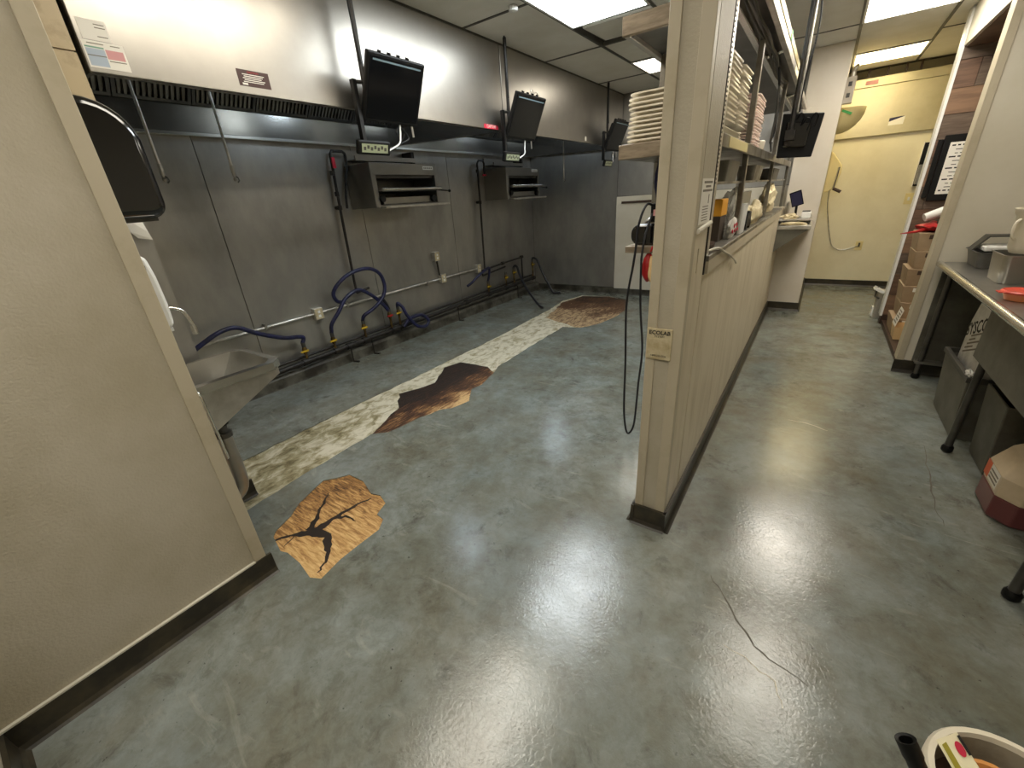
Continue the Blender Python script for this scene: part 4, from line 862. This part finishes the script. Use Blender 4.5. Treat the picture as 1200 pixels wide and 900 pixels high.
# hanging monitor, seen from behind
t = thing('hanging_monitor', (-.25, 3.8, 1.6), 'black monitor seen from behind, hanging over the corridor', 'monitor')
yq = 3.8
poly = [(-.325, 1.60), (-.118, 1.588), (-.09, 1.842), (-.326, 1.868)]
MB().prism(poly, 'y', yq, yq+.03).build('housing', 'black_plastic', t, bevel=.006)
MB().prism([(-.30, 1.66), (-.16, 1.65), (-.15, 1.80), (-.295, 1.815)], 'y', yq-.03, yq).build('back_shell', 'black_gloss', t, bevel=.01)
MB().tube([(-.262, yq-.06, ZC), (-.262, yq-.06, 1.72)], .013, 10).build('pole', 'black_pipe', t, smooth=True)
MB().tube([(-.244, yq-.055, ZC), (-.24, yq-.05, 2.2), (-.243, yq-.05, 1.86)], .006, 8).build('white_cable', 'galvanised', t, smooth=True)
MB().tube([(-.23, yq-.05, 2.5), (-.21, yq-.05, 2.3), (-.235, yq-.05, 2.0), (-.23, yq-.05, 1.86)], .005, 8, smooth=4).build('black_cable', 'black_plastic', t, smooth=True)
MB().box(-.29, -.235, yq-.075, yq-.02, 1.70, 1.76).build('mount', 'black_pipe', t)
for k, (a, b) in enumerate(((-.20, 1.79), (-.16, 1.81), (-.24, 1.82))): MB().tube([(a, yq-.03, b), (a+.02, yq-.05, b+.03), (a+.04, yq-.04, b+.01), (a+.03, yq-.03, b-.04)], .005, 6, smooth=4).build('cable', 'black_plastic', t, smooth=True)
t = thing('ceiling_bracket', (-.24, 3.1, 2.40), 'dark bracket clamp on the monitor cables near the ceiling', 'bracket')
MB().box(-.255, -.20, 3.05, 3.09, 2.30, 2.335).build('clamp', 'black_pipe', t); MB().box(-.25, -.235, 3.05, 3.09, 2.335, ZC).build('hanger', 'black_pipe', t)
t = thing('cream_strip', (-.302, 2.9, 2.12), 'cream strip with green tape lying along the outer shelf rail', 'strip')
MB().box(-.315, -.287, 2.0, 4.2, 2.119, 2.158).build('strip', 'cream_plastic', t, bevel=.003); MB().box(-.317, -.285, 3.05, 3.11, 2.1205, 2.160).build('green_tape', 'green_tape', t)

# corridor: column side fittings and yellow wall
t = thing('junction_box', (.03, 6.3, 2.14), 'white electrical box with two sockets high on the column side', 'electrical box')
MB().box(-.015, .065, 6.27, 6.36, 2.15, 2.385).build('box', 'column_white', t, bevel=.004)
for z in (2.32, 2.22): MB().box(.005, .035, 6.266, 6.271, z-.02, z+.02).build('socket', 'dark_grey', t)
tag(MB().tube([(.03, 6.31, 2.385), (.03, 6.31, 2.43), (.045, 6.31, 2.47), (.05, 6.40, 2.48)], .022, 12, smooth=4).build('pipe_elbow', 'aluminium', smooth=True), 'short metal elbow above the white electrical box', 'pipe')
t = thing('wall_sconce', (.05, 6.6, 1.89), 'cream bowl-shaped wall lamp with green tape', 'lamp')
m = MB(); vs = []; seg = 14
for i in range(7):
    a = R(90*i/6); r = .23*math.sin(a); zz = 2.13-.24*math.cos(a)
    vs += [(-.015+r*math.sin(R(180*k/seg)), 6.6+.18*math.cos(R(180*k/seg))*math.sin(a), zz) for k in range(seg+1)]
m.add(vs, [(i*(seg+1)+k, i*(seg+1)+k+1, (i+1)*(seg+1)+k+1, (i+1)*(seg+1)+k) for i in range(6) for k in range(seg)])
o = m.build('bowl', 'cream_plastic', t, smooth=True); sm = o.modifiers.new('thick', 'SOLIDIFY'); sm.thickness = .006
MB().obox((.045, 6.425, 2.085), (.10, .006, .022), Matrix.Rotation(R(25), 3, 'Y')).build('green_tape', 'green_tape', t)
t = thing('knife_sharpener', (.05, 7.2, 1.28), 'cream wall-mounted appliance with a dark crank on the column side', 'appliance')
MB().prism([(-.015, 1.75), (.02, 1.72), (.125, 1.58), (.135, 1.50), (.10, 1.33), (.03, 1.28), (-.015, 1.28)], 'y', 7.14, 7.30).build('body', 'cream_plastic', t, bevel=.01)
MB().tube([(.10, 7.13, 1.56), (.095, 7.12, 1.45), (.085, 7.12, 1.32)], .012, 8).build('arm', 'steel_bright', t, smooth=True)
MB().tube([(.085, 7.12, 1.32), (.17, 7.11, 1.275)], .018, 10).build('crank', 'dark_brown', t, smooth=True)
tag(MB().tube([(.05, 7.2, 1.29), (.07, 7.45, 1.1), (.12, 7.61, .90), (.17, 7.625, .72), (.24, 7.628, .55), (.36, 7.63, .505), (.48, 7.632, .545), (.52, 7.625, .56)], .006, 8, smooth=5).build('appliance_cord', 'galvanised', smooth=True), 'thin cord dropping from the cream appliance to a wall outlet', 'cord')
t = thing('wall_outlet', (.53, 7.63, .51), 'beige wall outlet with a plug low on the yellow wall', 'outlet')
MB().box(.49, .57, 7.632, 7.64, .50, .62).build('plate', 'cream_plastic', t, bevel=.002); MB().box(.52, .54, 7.61, 7.632, .55, .60).build('plug', 'dark_grey', t)
t = thing('light_switch', (.90, 7.63, 1.08), 'beige switch plate on the yellow wall', 'switch')
MB().box(.865, .945, 7.632, 7.64, 1.07, 1.20).build('plate', 'cream_plastic', t, bevel=.002); MB().box(.895, .915, 7.62, 7.632, 1.115, 1.155).build('toggle', 'white_plastic', t)
t = thing('paper_notice', (.57, 7.6, 1.98), 'torn white notice with a blue edge on the upper panel', 'notice')
MB().add([(.50, 7.598, 1.99), (.64, 7.598, 1.99), (.645, 7.598, 2.075), (.50, 7.598, 2.03)], [(0,1,2,3)]).build('sheet', 'paper', t)
MB().add([(.50, 7.597, 2.03), (.645, 7.597, 2.075), (.61, 7.597, 2.078), (.50, 7.597, 2.068)], [(0,1,2,3)]).build('print', 'navy', t)
tag(MB().box(.18, .30, 7.597, 7.605, 2.46, 2.50).build('label_strip', 'ink_pink'), 'faint pink label on the top rail of the yellow wall', 'label')
t = thing('hanging_clipboard', (.94, 7.55, 1.28), 'dark clipboard with a pale pocket on the yellow wall', 'clipboard')
MB().box(.90, 1.02, 7.60, 7.64, 1.28, 1.76).build('board', 'black_plastic', t, bevel=.004); MB().box(.905, 1.02, 7.57, 7.60, 1.30, 1.52).build('pocket', 'aluminium', t, bevel=.006)
MB().box(.894, .90, 7.595, 7.64, 1.27, 1.77).build('edge', 'paper', t)
# alcove
t = thing('framed_menu', (.95, 5.63, 1.19), 'black framed sheet with handwritten-style lines on the plank wall', 'picture frame')
a_ = Vector((1, 0, 0))
MB().box(.79, 1.16, 5.615, 5.646, 1.19, 1.72).build('frame', 'black_plastic', t, bevel=.004)
MB().box(.835, 1.115, 5.611, 5.616, 1.245, 1.66).build('sheet', 'paper', t)
m = MB(); rg = random.Random(4)
for k in range(13):
    z = 1.63-k*.030; xx = .85+(.03 if k % 3 else 0)
    while xx < 1.09:
        ln = rg.uniform(.015, .05); m.box(xx, xx+ln, 5.6102, 5.6112, z, z+(.011 if k % 3 == 0 else .006)); xx += ln+.012
m.build('print', 'ink', t)['kind'] = 'stuff'
MB().lathe((.862, 5.6105, 1.63), [(.001, 0)], 3).build('print_dot', 'ink', t) if False else None
tag(MB().box(.752, .785, 5.62, 5.646, 1.22, 1.69).build('second_frame', 'black_plastic', bevel=.003), 'narrow black frame behind the framed sheet', 'picture frame')
bx = None
for k in range(6):
    z0 = .046+k*.152; dx = (.0, .02, .005, -.002, .012, .0)[k]
    lb = ['kraft takeout carton at the bottom of the alcove stack', 'kraft takeout carton second from the alcove floor', 'kraft takeout carton third from the alcove floor', 'kraft takeout carton fourth from the alcove floor', 'kraft takeout carton just under the top one in the alcove', 'kraft takeout carton on top of the alcove stack under the red bag'][k]
    tt = thing('takeout_carton', (.95, 5.3, z0), lb, 'box', 'kraft cartons stacked in the alcove')
    MB().add([(.765+dx, 5.14, z0), (1.16, 5.14, z0), (1.16, 5.46, z0), (.765+dx, 5.46, z0), (.748+dx, 5.12, z0+.150), (1.17, 5.12, z0+.150), (1.17, 5.47, z0+.150), (.748+dx, 5.47, z0+.150)],
             [(0,3,2,1),(4,5,6,7),(0,1,5,4),(1,2,6,5),(2,3,7,6),(3,0,4,7)]).build('body', 'kraft', tt, bevel=.004)
    MB().box(.82+dx, .85+dx, 5.121, 5.126, z0+.10, z0+.135).build('seal', 'dark_brown' if k > 2 else 'paper', tt)
for k in range(2):
    z0 = .046
tt = thing('open_carton', (.75, 5.0, .046), 'open pale kraft carton with white print before the stack', 'box')
MB().add([(.765, 4.93, .05), (.92, 4.93, .05), (.92, 5.10, .05), (.765, 5.10, .05), (.752, 4.91, .17), (.93, 4.91, .17), (.93, 5.11, .17), (.752, 5.11, .17)], [(0,3,2,1),(0,1,5,4),(1,2,6,5),(2,3,7,6),(3,0,4,7)]).build('body', 'kraft_light', tt)
MB().add([(.752, 4.915, .17), (.752, 5.105, .17), (.782, 5.112, .32), (.782, 4.93, .32)], [(0,1,2,3)]).build('flap', 'paper', tt)
m = MB()
for k in range(5): m.add([(.755+k*.005, 4.95, .195+k*.024), (.755+k*.005, 5.07-.02*(k % 2), .195+k*.024), (.757+k*.005, 5.07-.02*(k % 2), .205+k*.024), (.757+k*.005, 4.95, .205+k*.024)], [(0,1,2,3)])
for v in range(len(m.v)): m.v[v] = (m.v[v][0]-.001, m.v[v][1], m.v[v][2])
m.build('print', 'ink_grey', tt)['kind'] = 'stuff'
t = thing('red_bag', (.9, 5.25, .96), 'red and black insulated bag lying on the cartons', 'bag')
m = MB().blob((.92, 5.28, .995), (.17, .16, .045), 31, .12, flat=-.036); m.build('bag_body', 'red', t, smooth=True)
MB().blob((.95, 5.27, 1.03), (.13, .13, .030), 33, .12, flat=-.028).build('dark_top', 'black_plastic', t, smooth=True)
MB().tube([(.80, 5.2, .985), (.72, 5.15, .965), (.62, 5.10, .955)], [.016, .011, .003], 8).build('strap', 'red', t, smooth=True)
tag(MB().tube([(.76, 5.22, 1.075), (1.12, 5.32, 1.22)], [.033, .05], 18).build('cup_sleeve', 'white_plastic', smooth=True), 'sleeve of white cups lying on the red bag', 'cups')
t = thing('floor_scraper', (.70, 5.92, 0), 'small white metal trap on the floor beside the plank wall', 'trap')
m = MB(); m.box(.68, .77, 5.86, 6.0, 0, .30); m.build('body', 'aluminium', t, bevel=.012)
MB().obox((.68, 5.88, .31), (.10, .10, .03), Matrix.Rotation(.5, 3, 'Y')).build('lid', 'white_plastic', t, bevel=.004)
MB().tube([(.66, 5.87, .34), (.66, 5.87, .24), (.70, 5.86, .22)], .010, 8).build('handle', 'dark_grey', t)
MB().box(.665, .682, 5.88, 5.98, .02, .12).build('flap', 'white_plastic', t)

# ================================================================== PREP TABLE
t = thing('prep_table', (1.15, 2.95, 0), 'long stainless prep table along the corridor wall', 'table')
MB().box(.775, 1.58, 1.7, 4.165, .825, .855).build('table_top', 'steel', t, bevel=.003)
MB().tube([(.765, 1.7, .842), (.765, 4.165, .842)], .021, 12).build('rolled_edge', 'steel_bright', t, smooth=True)
MB().tube([(.775, 4.168, .842), (1.58, 4.168, .842)], .013, 8).build('end_edge', 'steel', t, smooth=True)
for x in (.83, 1.5):
    for y in (4.10, 2.95, 1.85):
        l = MB().tube([(x, y, .03), (x, y, .825)], .017, 12).build('leg', 'steel_dark', t, smooth=True)
        MB().lathe((x, y, 0), [(.018, 0), (.026, .01), (.026, .03), (.02, .04)], 12).build('foot', 'black_plastic', l, smooth=True)
m = MB(); m.box(.80, .806, 1.9, 3.02, .545, .826); m.box(.806, 1.40, 3.014, 3.02, .545, .826); m.box(.806, 1.40, 1.9, 1.906, .545, .826); m.box(1.394, 1.40, 1.906, 3.014, .545, .826); m.box(.806, 1.394, 1.906, 3.014, .545, .551)
m.build('drawer_box', 'grey_bin', t)
MB().box(.80, 1.55, 4.08, 4.14, .12, .14).build('stretcher', 'steel', t)
# on the table
TZ = .863
def gn_pan(x0, x1, y0, y1, z0, h, name, mat, label, cat='pan'):
    m = MB(); cx, cy = (x0+x1)/2, (y0+y1)/2; wx, wy = x1-x0, y1-y0
    L = [rr(wx*.86, wy*.88, .03, 0), rr(wx*.96, wy*.97, .03, h-.006), rr(wx, wy, .02, h-.004), rr(wx, wy, .02, h), rr(wx*.94, wy*.95, .03, h), rr(wx*.85, wy*.87, .03, .004)]
    m.v = [(x+cx, y+cy, z+z0) for l in L for x, y, z in l]
    m.f = [(i*20+k, i*20+(k+1) % 20, (i+1)*20+(k+1) % 20, (i+1)*20+k) for i in range(5) for k in range(20)]+[tuple(range(19, -1, -1)), tuple(100+k for k in range(20))]
    return tag(m.build(name, mat, smooth=True), label, cat)
gn_pan(.855, 1.12, 3.36, 3.62, .856, .15, 'food_pan', 'steel', 'deep steel food pan near the prep table edge')
gn_pan(.86, 1.25, 3.86, 4.16, .856, .10, 'food_pan', 'steel_dark', 'dark low pan against the off-white cross wall')
t = thing('slicer_tray', (1.0, 4.05, .96), 'white slotted tray with a grey guard on the dark pan', 'tray')
MB().box(.90, 1.20, 3.92, 4.12, .957, .985).build('tray', 'white_plastic', t, bevel=.006)
MB().prism([(.86, .957), (.92, 1.045), (1.25, 1.045), (1.25, 1.035), (.925, 1.035), (.87, .957)], 'y', 4.0, 4.10).build('guard', 'dark_grey', t)
t = thing('plastic_tub', (.98, 3.46, 1.006), 'milky plastic tub resting on the deep steel pan', 'tub')
MB().lathe((.985, 3.50, 1.0065), [(.085, 0), (.098, .03), (.108, .19), (.118, .205), (.122, .225), (.113, .225), (.105, .20), (.09, .01)], 32).build('body', 'milky_plastic', t, smooth=True)
MB().tube([(.885, 3.45, 1.18), (.868, 3.44, 1.16), (.872, 3.44, 1.10), (.888, 3.45, 1.08)], .007, 8, smooth=4).build('handle', 'milky_plastic', t, smooth=True)
t = thing('salsa_tub', (.865, 2.95, .856), 'orange tub with a red lid at the prep table edge', 'tub')
MB().lathe((.865, 2.97, .856), [(.055, 0), (.066, .035)], 24).build('cup', 'tub_orange', t, smooth=True)
MB().lathe((.865, 2.97, .888), [(.074, 0), (.076, .008), (.07, .014), (.06, .011)], 24).build('lid', 'lid_red', t, smooth=True)
MB().box(.775, .80, 2.93, 2.98, .892, .896).build('lid_tab', 'lid_red', t)
t = thing('glass_jar', (.90, 2.76, .856), 'dark green jar beside the orange tub', 'jar')
MB().lathe((.89, 2.77, .856), [(.045, 0), (.048, .02), (.048, .075), (.04, .09), (.036, .09), (.04, .075), (.042, .02)], 20).build('body', 'dark_brown', t, smooth=True); MB().lathe((.89, 2.77, .94), [(.037, 0), (.042, .004), (.042, .012), (.036, .012)], 20).build('rim', 'teal', t, smooth=True)
t = thing('wooden_board', (1.05, 3.15, .86), 'leaning brown board behind the orange tub', 'board')
MB().obox((1.02, 3.20, .98), (.02, .22, .24), Matrix.Rotation(.25, 3, 'Y')).build('panel', 'wood_shelf', t, bevel=.004); MB().obox((1.03, 3.20, .86), (.12, .22, .012), Matrix.Identity(3)).build('ledge', 'wood_shelf', t)
# under the table
t = thing('ingredient_bin', (.95, 3.4, 0), 'grey open-topped bin under the prep table', 'bin')
def tub(x0, x1, y0, y1, h, lean=.03):
    m = MB(); a = [(x0+lean, y0+lean, 0), (x1-lean, y0+lean, 0), (x1-lean, y1-lean, 0), (x0+lean, y1-lean, 0)]; b = [(x0, y0, h), (x1, y0, h), (x1, y1, h), (x0, y1, h)]
    c = [(x0+.012, y0+.012, h), (x1-.012, y0+.012, h), (x1-.012, y1-.012, h), (x0+.012, y1-.012, h)]; d = [(p[0]+.012*(1 if p[0] < (x0+x1)/2 else -1), p[1]+.012*(1 if p[1] < (y0+y1)/2 else -1), .02) for p in a]
    m.add(a+b+c+d, [(3,2,1,0)]+[(i, (i+1) % 4, 4+(i+1) % 4, 4+i) for i in range(4)]+[(4+i, 4+(i+1) % 4, 8+(i+1) % 4, 8+i) for i in range(4)]+[(8+i, 8+(i+1) % 4, 12+(i+1) % 4, 12+i) for i in range(4)]+[(12,13,14,15)]); return m
tub(.84, 1.15, 3.10, 3.66, .385).build('body', 'grey_bin', t, bevel=.006)
m = MB()
for q in ((.832, .856, 3.09, 3.67), (1.134, 1.158, 3.09, 3.67), (.856, 1.134, 3.09, 3.114), (.856, 1.134, 3.646, 3.67)): m.box(*q, .365, .395)
m.build('rim', 'dark_grey', t, bevel=.003)
t = thing('ingredient_bin', (1.0, 2.75, 0), 'grey bin behind the middle table leg, next to the jug', 'bin')
tub(.90, 1.18, 2.72, 3.04, .40).build('body', 'grey_bin', t, bevel=.006)
t = thing('paper_sack', (.92, 3.38, .022), 'white printed food sack standing in the grey bin', 'sack')
S = [(.886, 3.60, .022), (.886, 3.17, .022), (.886, 3.18, .60), (.886, 3.36, .715), (.886, 3.55, .725), (.886, 3.60, .60)]
m = MB(); n = len(S); m.add(S+[(p[0]+.08, p[1], p[2]) for p in S], [tuple(range(n)), tuple(range(2*n-1, n-1, -1))]+[(i, n+i, n+(i+1) % n, (i+1) % n) for i in range(n)])
m.build('sack_body', 'white_bag', t, bevel=.012, smooth=True)
xd = Vector((0, -1, .38)).normalized(); yd = Vector((0, .38, 1)).normalized()
lettering('SYSCO', .105, (.8855, 3.455, .585), xd, yd, 'ink', t, bold=.0015)
m = MB()
for k in range(5):
    o_ = Vector((.8852, 3.49+.012*k, .52-.028*k)); w_ = (.16, .10, .2, .13, .22)[k]
    m.add([o_, o_+xd*w_, o_+xd*w_+yd*.010, o_+yd*.010], [(0,1,2,3)])
m.build('print', 'ink_grey', t)['kind'] = 'stuff'
tag(MB().blob((.848, 3.135, .408), (.018, .035, .018), 41, .15).build('tied_scrap', 'white_bag', smooth=True), 'small white scrap on the bin rim', 'scrap')
t = thing('chemical_jug', (1.0, 2.45, 0), 'square translucent jug of dark red liquid under the prep table', 'jug')
jp = lambda s, z, c=.06: [(1.0+x*s, 2.46+y*s, z) for x, y in ((-.135+c, -.15), (.135-c, -.15), (.135, -.15+c), (.135, .15-c), (.135-c, .15), (-.135+c, .15), (-.135, .15-c), (-.135, -.15+c))]
def loopmesh(Ls, cap0=True, cap1=True):
    m = MB(); n = len(Ls[0]); m.v = [p for l in Ls for p in l]
    m.f = [(i*n+k, i*n+(k+1) % n, (i+1)*n+(k+1) % n, (i+1)*n+k) for i in range(len(Ls)-1) for k in range(n)]
    if cap0: m.f.append(tuple(range(n-1, -1, -1)))
    if cap1: m.f.append(tuple((len(Ls)-1)*n+k for k in range(n)))
    return m
loopmesh([jp(.95, .002), jp(1, .015), jp(1, .115)]).build('liquid_base', 'jug_red', t, bevel=.006)
loopmesh([jp(1, .115), jp(1, .21), jp(.72, .30), jp(.45, .335)]).build('shoulder', 'jug_plastic', t, bevel=.006)
MB().lathe((1.0, 2.46, .335), [(.045, 0), (.045, .03), (.05, .03), (.05, .06)], 18).build('cap', 'orange_box', t, smooth=True)
MB().tube([(.94, 2.40, .32), (.92, 2.38, .40), (1.0, 2.36, .43), (1.06, 2.42, .41), (1.06, 2.44, .33)], .016, 10, smooth=4).build('handle', 'jug_plastic', t, smooth=True)
MB().add([(.8645, 2.50, .13), (.8645, 2.39, .13), (.8645, 2.39, .205), (.8645, 2.50, .205)], [(0,1,2,3)]).build('white_label', 'paper', t)
MB().add([(.864, 2.555, .13), (.864, 2.50, .13), (.864, 2.50, .205), (.864, 2.555, .205)], [(0,1,2,3)]).build('orange_label', 'jug_orange', t)
m = MB()
for k in range(3): m.box(.8625, .8640, 2.40, 2.49, .145+k*.018, .151+k*.018)
m.build('label_print', 'ink_grey', t)['kind'] = 'stuff'
t = thing('steel_can', (.99, 2.12, 0), 'small can with a white rim on the floor past the jug', 'can')
MB().lathe((1.0, 2.13, 0), [(.06, 0), (.066, .01), (.066, .13), (.06, .14)], 20).build('body', 'teal', t, smooth=True); MB().lathe((1.0, 2.13, .13), [(.067, 0), (.072, .006), (.068, .014), (.058, .012)], 20).build('rim', 'white_plastic', t, smooth=True)
t = thing('floor_carton', (1.0, 1.6, 0), 'worn kraft carton on the floor under the table end', 'box')
MB().box(.84, 1.10, 1.52, 1.74, 0, .16).build('body', 'kraft', t, bevel=.006); MB().box(.838, 1.10, 1.60, 1.64, .158, .163).build('tape', 'paper_old', t)

# ================================================================== BUCKET IN THE FOREGROUND
t = thing('bucket', (.515, .80, 0), 'white-rimmed plastic bucket with scraps in it', 'bucket')
MB().lathe((.515, .80, 0), [(.105, 0), (.11, .004), (.127, .33), (.133, .335), (.133, .352), (.135, .356), (.133, .362), (.125, .362), (.122, .35), (.105, .02)], 40).build('pail', 'bucket_grey', t, smooth=True)
MB().lathe((.515, .80, .335), [(.1335, 0), (.139, .004), (.139, .020), (.134, .029), (.124, .029), (.122, .016)], 40, close=False).build('band', 'milky_plastic', t, smooth=True)
MB().lathe((.515, .80, .015), [(.10, 0), (.118, .27), (.05, .28)], 30).build('grime', 'dark_brown', t, smooth=True)
m = MB()
t = thing('vacuum_wand', (.61, .57, 0), 'black hollow tube leaning against the bucket', 'tube')
a = Vector((.320, .758, .455)); b = Vector((.61, .57, .012)); d = (b-a).normalized()
m = MB(); m.tube([a, a+d*.03, a+d*.035, b], [.017, .017, .015, .015], 18, caps=False); m.tube([a, a+d*.002, a+d*.06], [.017, .0115, .011], 18, caps=False)
m.build('tube_wall', 'black_plastic', t, smooth=True)
MB().tube([a+d*.06, a+d*.064], .0112, 18).build('tube_inside', 'black_plastic', t)
t = thing('seasoning_packet', (.43, .82, .33), 'cream packet with gold and red print in the bucket', 'packet')
pv = [(.385, .825, .405), (.425, .872, .395), (.47, .80, .372), (.43, .76, .374)]
m = MB(); m.add(pv+[(x+.004, y+.002, z-.006) for x, y, z in pv], [(0,1,2,3), (7,6,5,4), (0,4,5,1), (1,5,6,2), (2,6,7,3), (3,7,4,0)]); m.build('sachet', 'packet_cream', t)
def onp(u, v, e=.0025): 
    p = [Vector(q) for q in pv]; n = (p[1]-p[0]).cross(p[3]-p[0]).normalized()
    if n.z < 0: n = -n
    return p[0].lerp(p[1], u).lerp(p[3].lerp(p[2], u), v)+n*e
MB().add([onp(.08, .1), onp(.30, .08), onp(.30, .9), onp(.06, .9)], [(0,1,2,3)]).build('gold_band', 'packet_gold', t)
MB().add([onp(.68+.16*math.cos(R(a)), .26+.14*math.sin(R(a)), .003) for a in range(0, 360, 24)], [tuple(range(15))]).build('red_spot', 'packet_red', t)
MB().add([onp(.86, .05, .0028), onp(.98, .05, .0028), onp(.98, .4, .0028), onp(.86, .4, .0028)], [(0,1,2,3)]).build('dark_band', 'ink', t)
t = thing('orange_cup', (.47, .82, .30), 'cut orange cup lying in the bucket beside the packet', 'cup')
m = MB(); m.lathe((.485, .80, .27), [(.03, 0), (.05, .01), (.062, .085), (.066, .09), (.06, .088), (.045, .015)], 24); m.build('cup_body', 'food_orange', t, smooth=True)

# ================================================================== COOK SIDE OF THE HALF WALL
t = thing('plating_shelf', (-.66, 3.6, 1.14), 'steel-edged plating shelf on the cooking side of the half wall', 'shelf')
MB().box(-.83, -.472, 2.25, 5.6, 1.15, 1.185).build('board', 'wood_shelf', t, bevel=.004)
for y in (2.5, 4.0, 5.4): MB().prism([(-.473, 1.15), (-.80, 1.15), (-.473, .92)], 'y', y, y+.02).build('bracket', 'steel_dark', t)
t = thing('tool_bag', (-.74, 2.42, 1.185), 'black rounded case lying on the plating shelf', 'case')
MB().rrect(-.82, -.62, 1.186, 1.29, 2.30, 2.60, .045, axis='y', seg=5).build('case_body', 'black_gloss', t, bevel=.01, smooth=True)
MB().tube([(-.77, 2.36, 1.288), (-.74, 2.36, 1.31), (-.68, 2.36, 1.315), (-.64, 2.36, 1.29)], .009, 8, smooth=4).build('handle', 'steel', t, smooth=True)
t = thing('red_pouch', (-.705, 2.29, 1.0), 'red pouch hanging under the plating shelf edge', 'pouch')
MB().blob((-.71, 2.285, 1.075), (.03, .035, .075), 51, .06).build('pouch', 'red', t, smooth=True)
MB().tube([(-.70, 2.285, 1.14), (-.69, 2.25, 1.16), (-.68, 2.247, 1.185)], .005, 6).build('strap', 'red', t)
MB().blob((-.685, 2.275, 1.065), (.02, .03, .07), 52, .06).build('pale_side', 'kraft_light', t, smooth=True)
t = thing('power_strip', (-.70, 2.32, 1.30), 'dark plug block with a red light above the black case', 'power strip')
MB().box(-.72, -.66, 2.30, 2.34, 1.30, 1.39).build('block', 'black_plastic', t, bevel=.004); MB().box(-.705, -.69, 2.297, 2.30, 1.33, 1.36).build('plug_face', 'ink_pink', t)
MB().box(-.668, -.658, 2.31, 2.33, 1.34, 1.597).build('bracket', 'black_pipe', t)
tag(MB().blob((-.70, 2.36, 1.49), (.026, .045, .10), 55, .12).build('hanging_cloth', 'navy', smooth=True), 'dark blue cloth hanging under the platter shelf', 'cloth')
tag(MB().tube([(-.70, 2.302, 1.375), (-.73, 2.26, 1.385), (-.755, 2.235, 1.30), (-.765, 2.232, 1.17), (-.775, 2.232, 1.08), (-.80, 2.232, .87), (-.79, 2.232, .52), (-.785, 2.232, .22), (-.765, 2.232, .07), (-.74, 2.232, .055), (-.715, 2.232, .14), (-.705, 2.232, .40), (-.695, 2.232, .62), (-.72, 2.232, .86), (-.73, 2.232, 1.08), (-.728, 2.234, 1.17), (-.722, 2.25, 1.25), (-.71, 2.302, 1.34)], .0062, 8, smooth=6).build('extension_lead', 'dark_hose', smooth=True), 'long dark cord looping down almost to the floor', 'cord')
# plates and notices on the post
t = thing('wall_plaque', (-.42, 1.56, .84), 'yellowed plaque with black lettering screwed to the post', 'sign')
MB().box(-.468, -.373, 1.553, 1.562, .84, .965).build('plate', 'paper_old', t, bevel=.002)
MB().box(-.458, -.383, 1.5515, 1.553, .87, .925).build('card', 'paper_old', t)
lettering('ECOLAB', .0215, (-.4205, 1.5525, .949), (1,0,0), (0,0,1), 'ink', t, bold=.0006)
lettering('SYSTEM', .011, (-.4205, 1.5525, .934), (1,0,0), (0,0,1), 'ink', t)
lettering('1-800-352-5326', .0095, (-.4205, 1.5525, .856), (1,0,0), (0,0,1), 'ink', t)
t = thing('notice_card', (-.336, 1.67, 1.33), 'tall white notice with printed lines on the corridor side of the post', 'notice')
MB().box(-.337, -.3355, 1.605, 1.785, 1.33, 1.475).build('card', 'paper', t)
m = MB()
for k, (a, b) in enumerate(((1.63, 1.76), (1.66, 1.74), (1.62, 1.77))): m.box(-.3355, -.335, a, b, 1.46-k*.013, 1.467-k*.013)
m.box(-.3355, -.335, 1.72, 1.73, 1.395, 1.425)
for k in range(6): m.box(-.3355, -.335, 1.64, 1.73, 1.385-k*.009, 1.388-k*.009)
m.build('print', 'ink_grey', t)['kind'] = 'stuff'
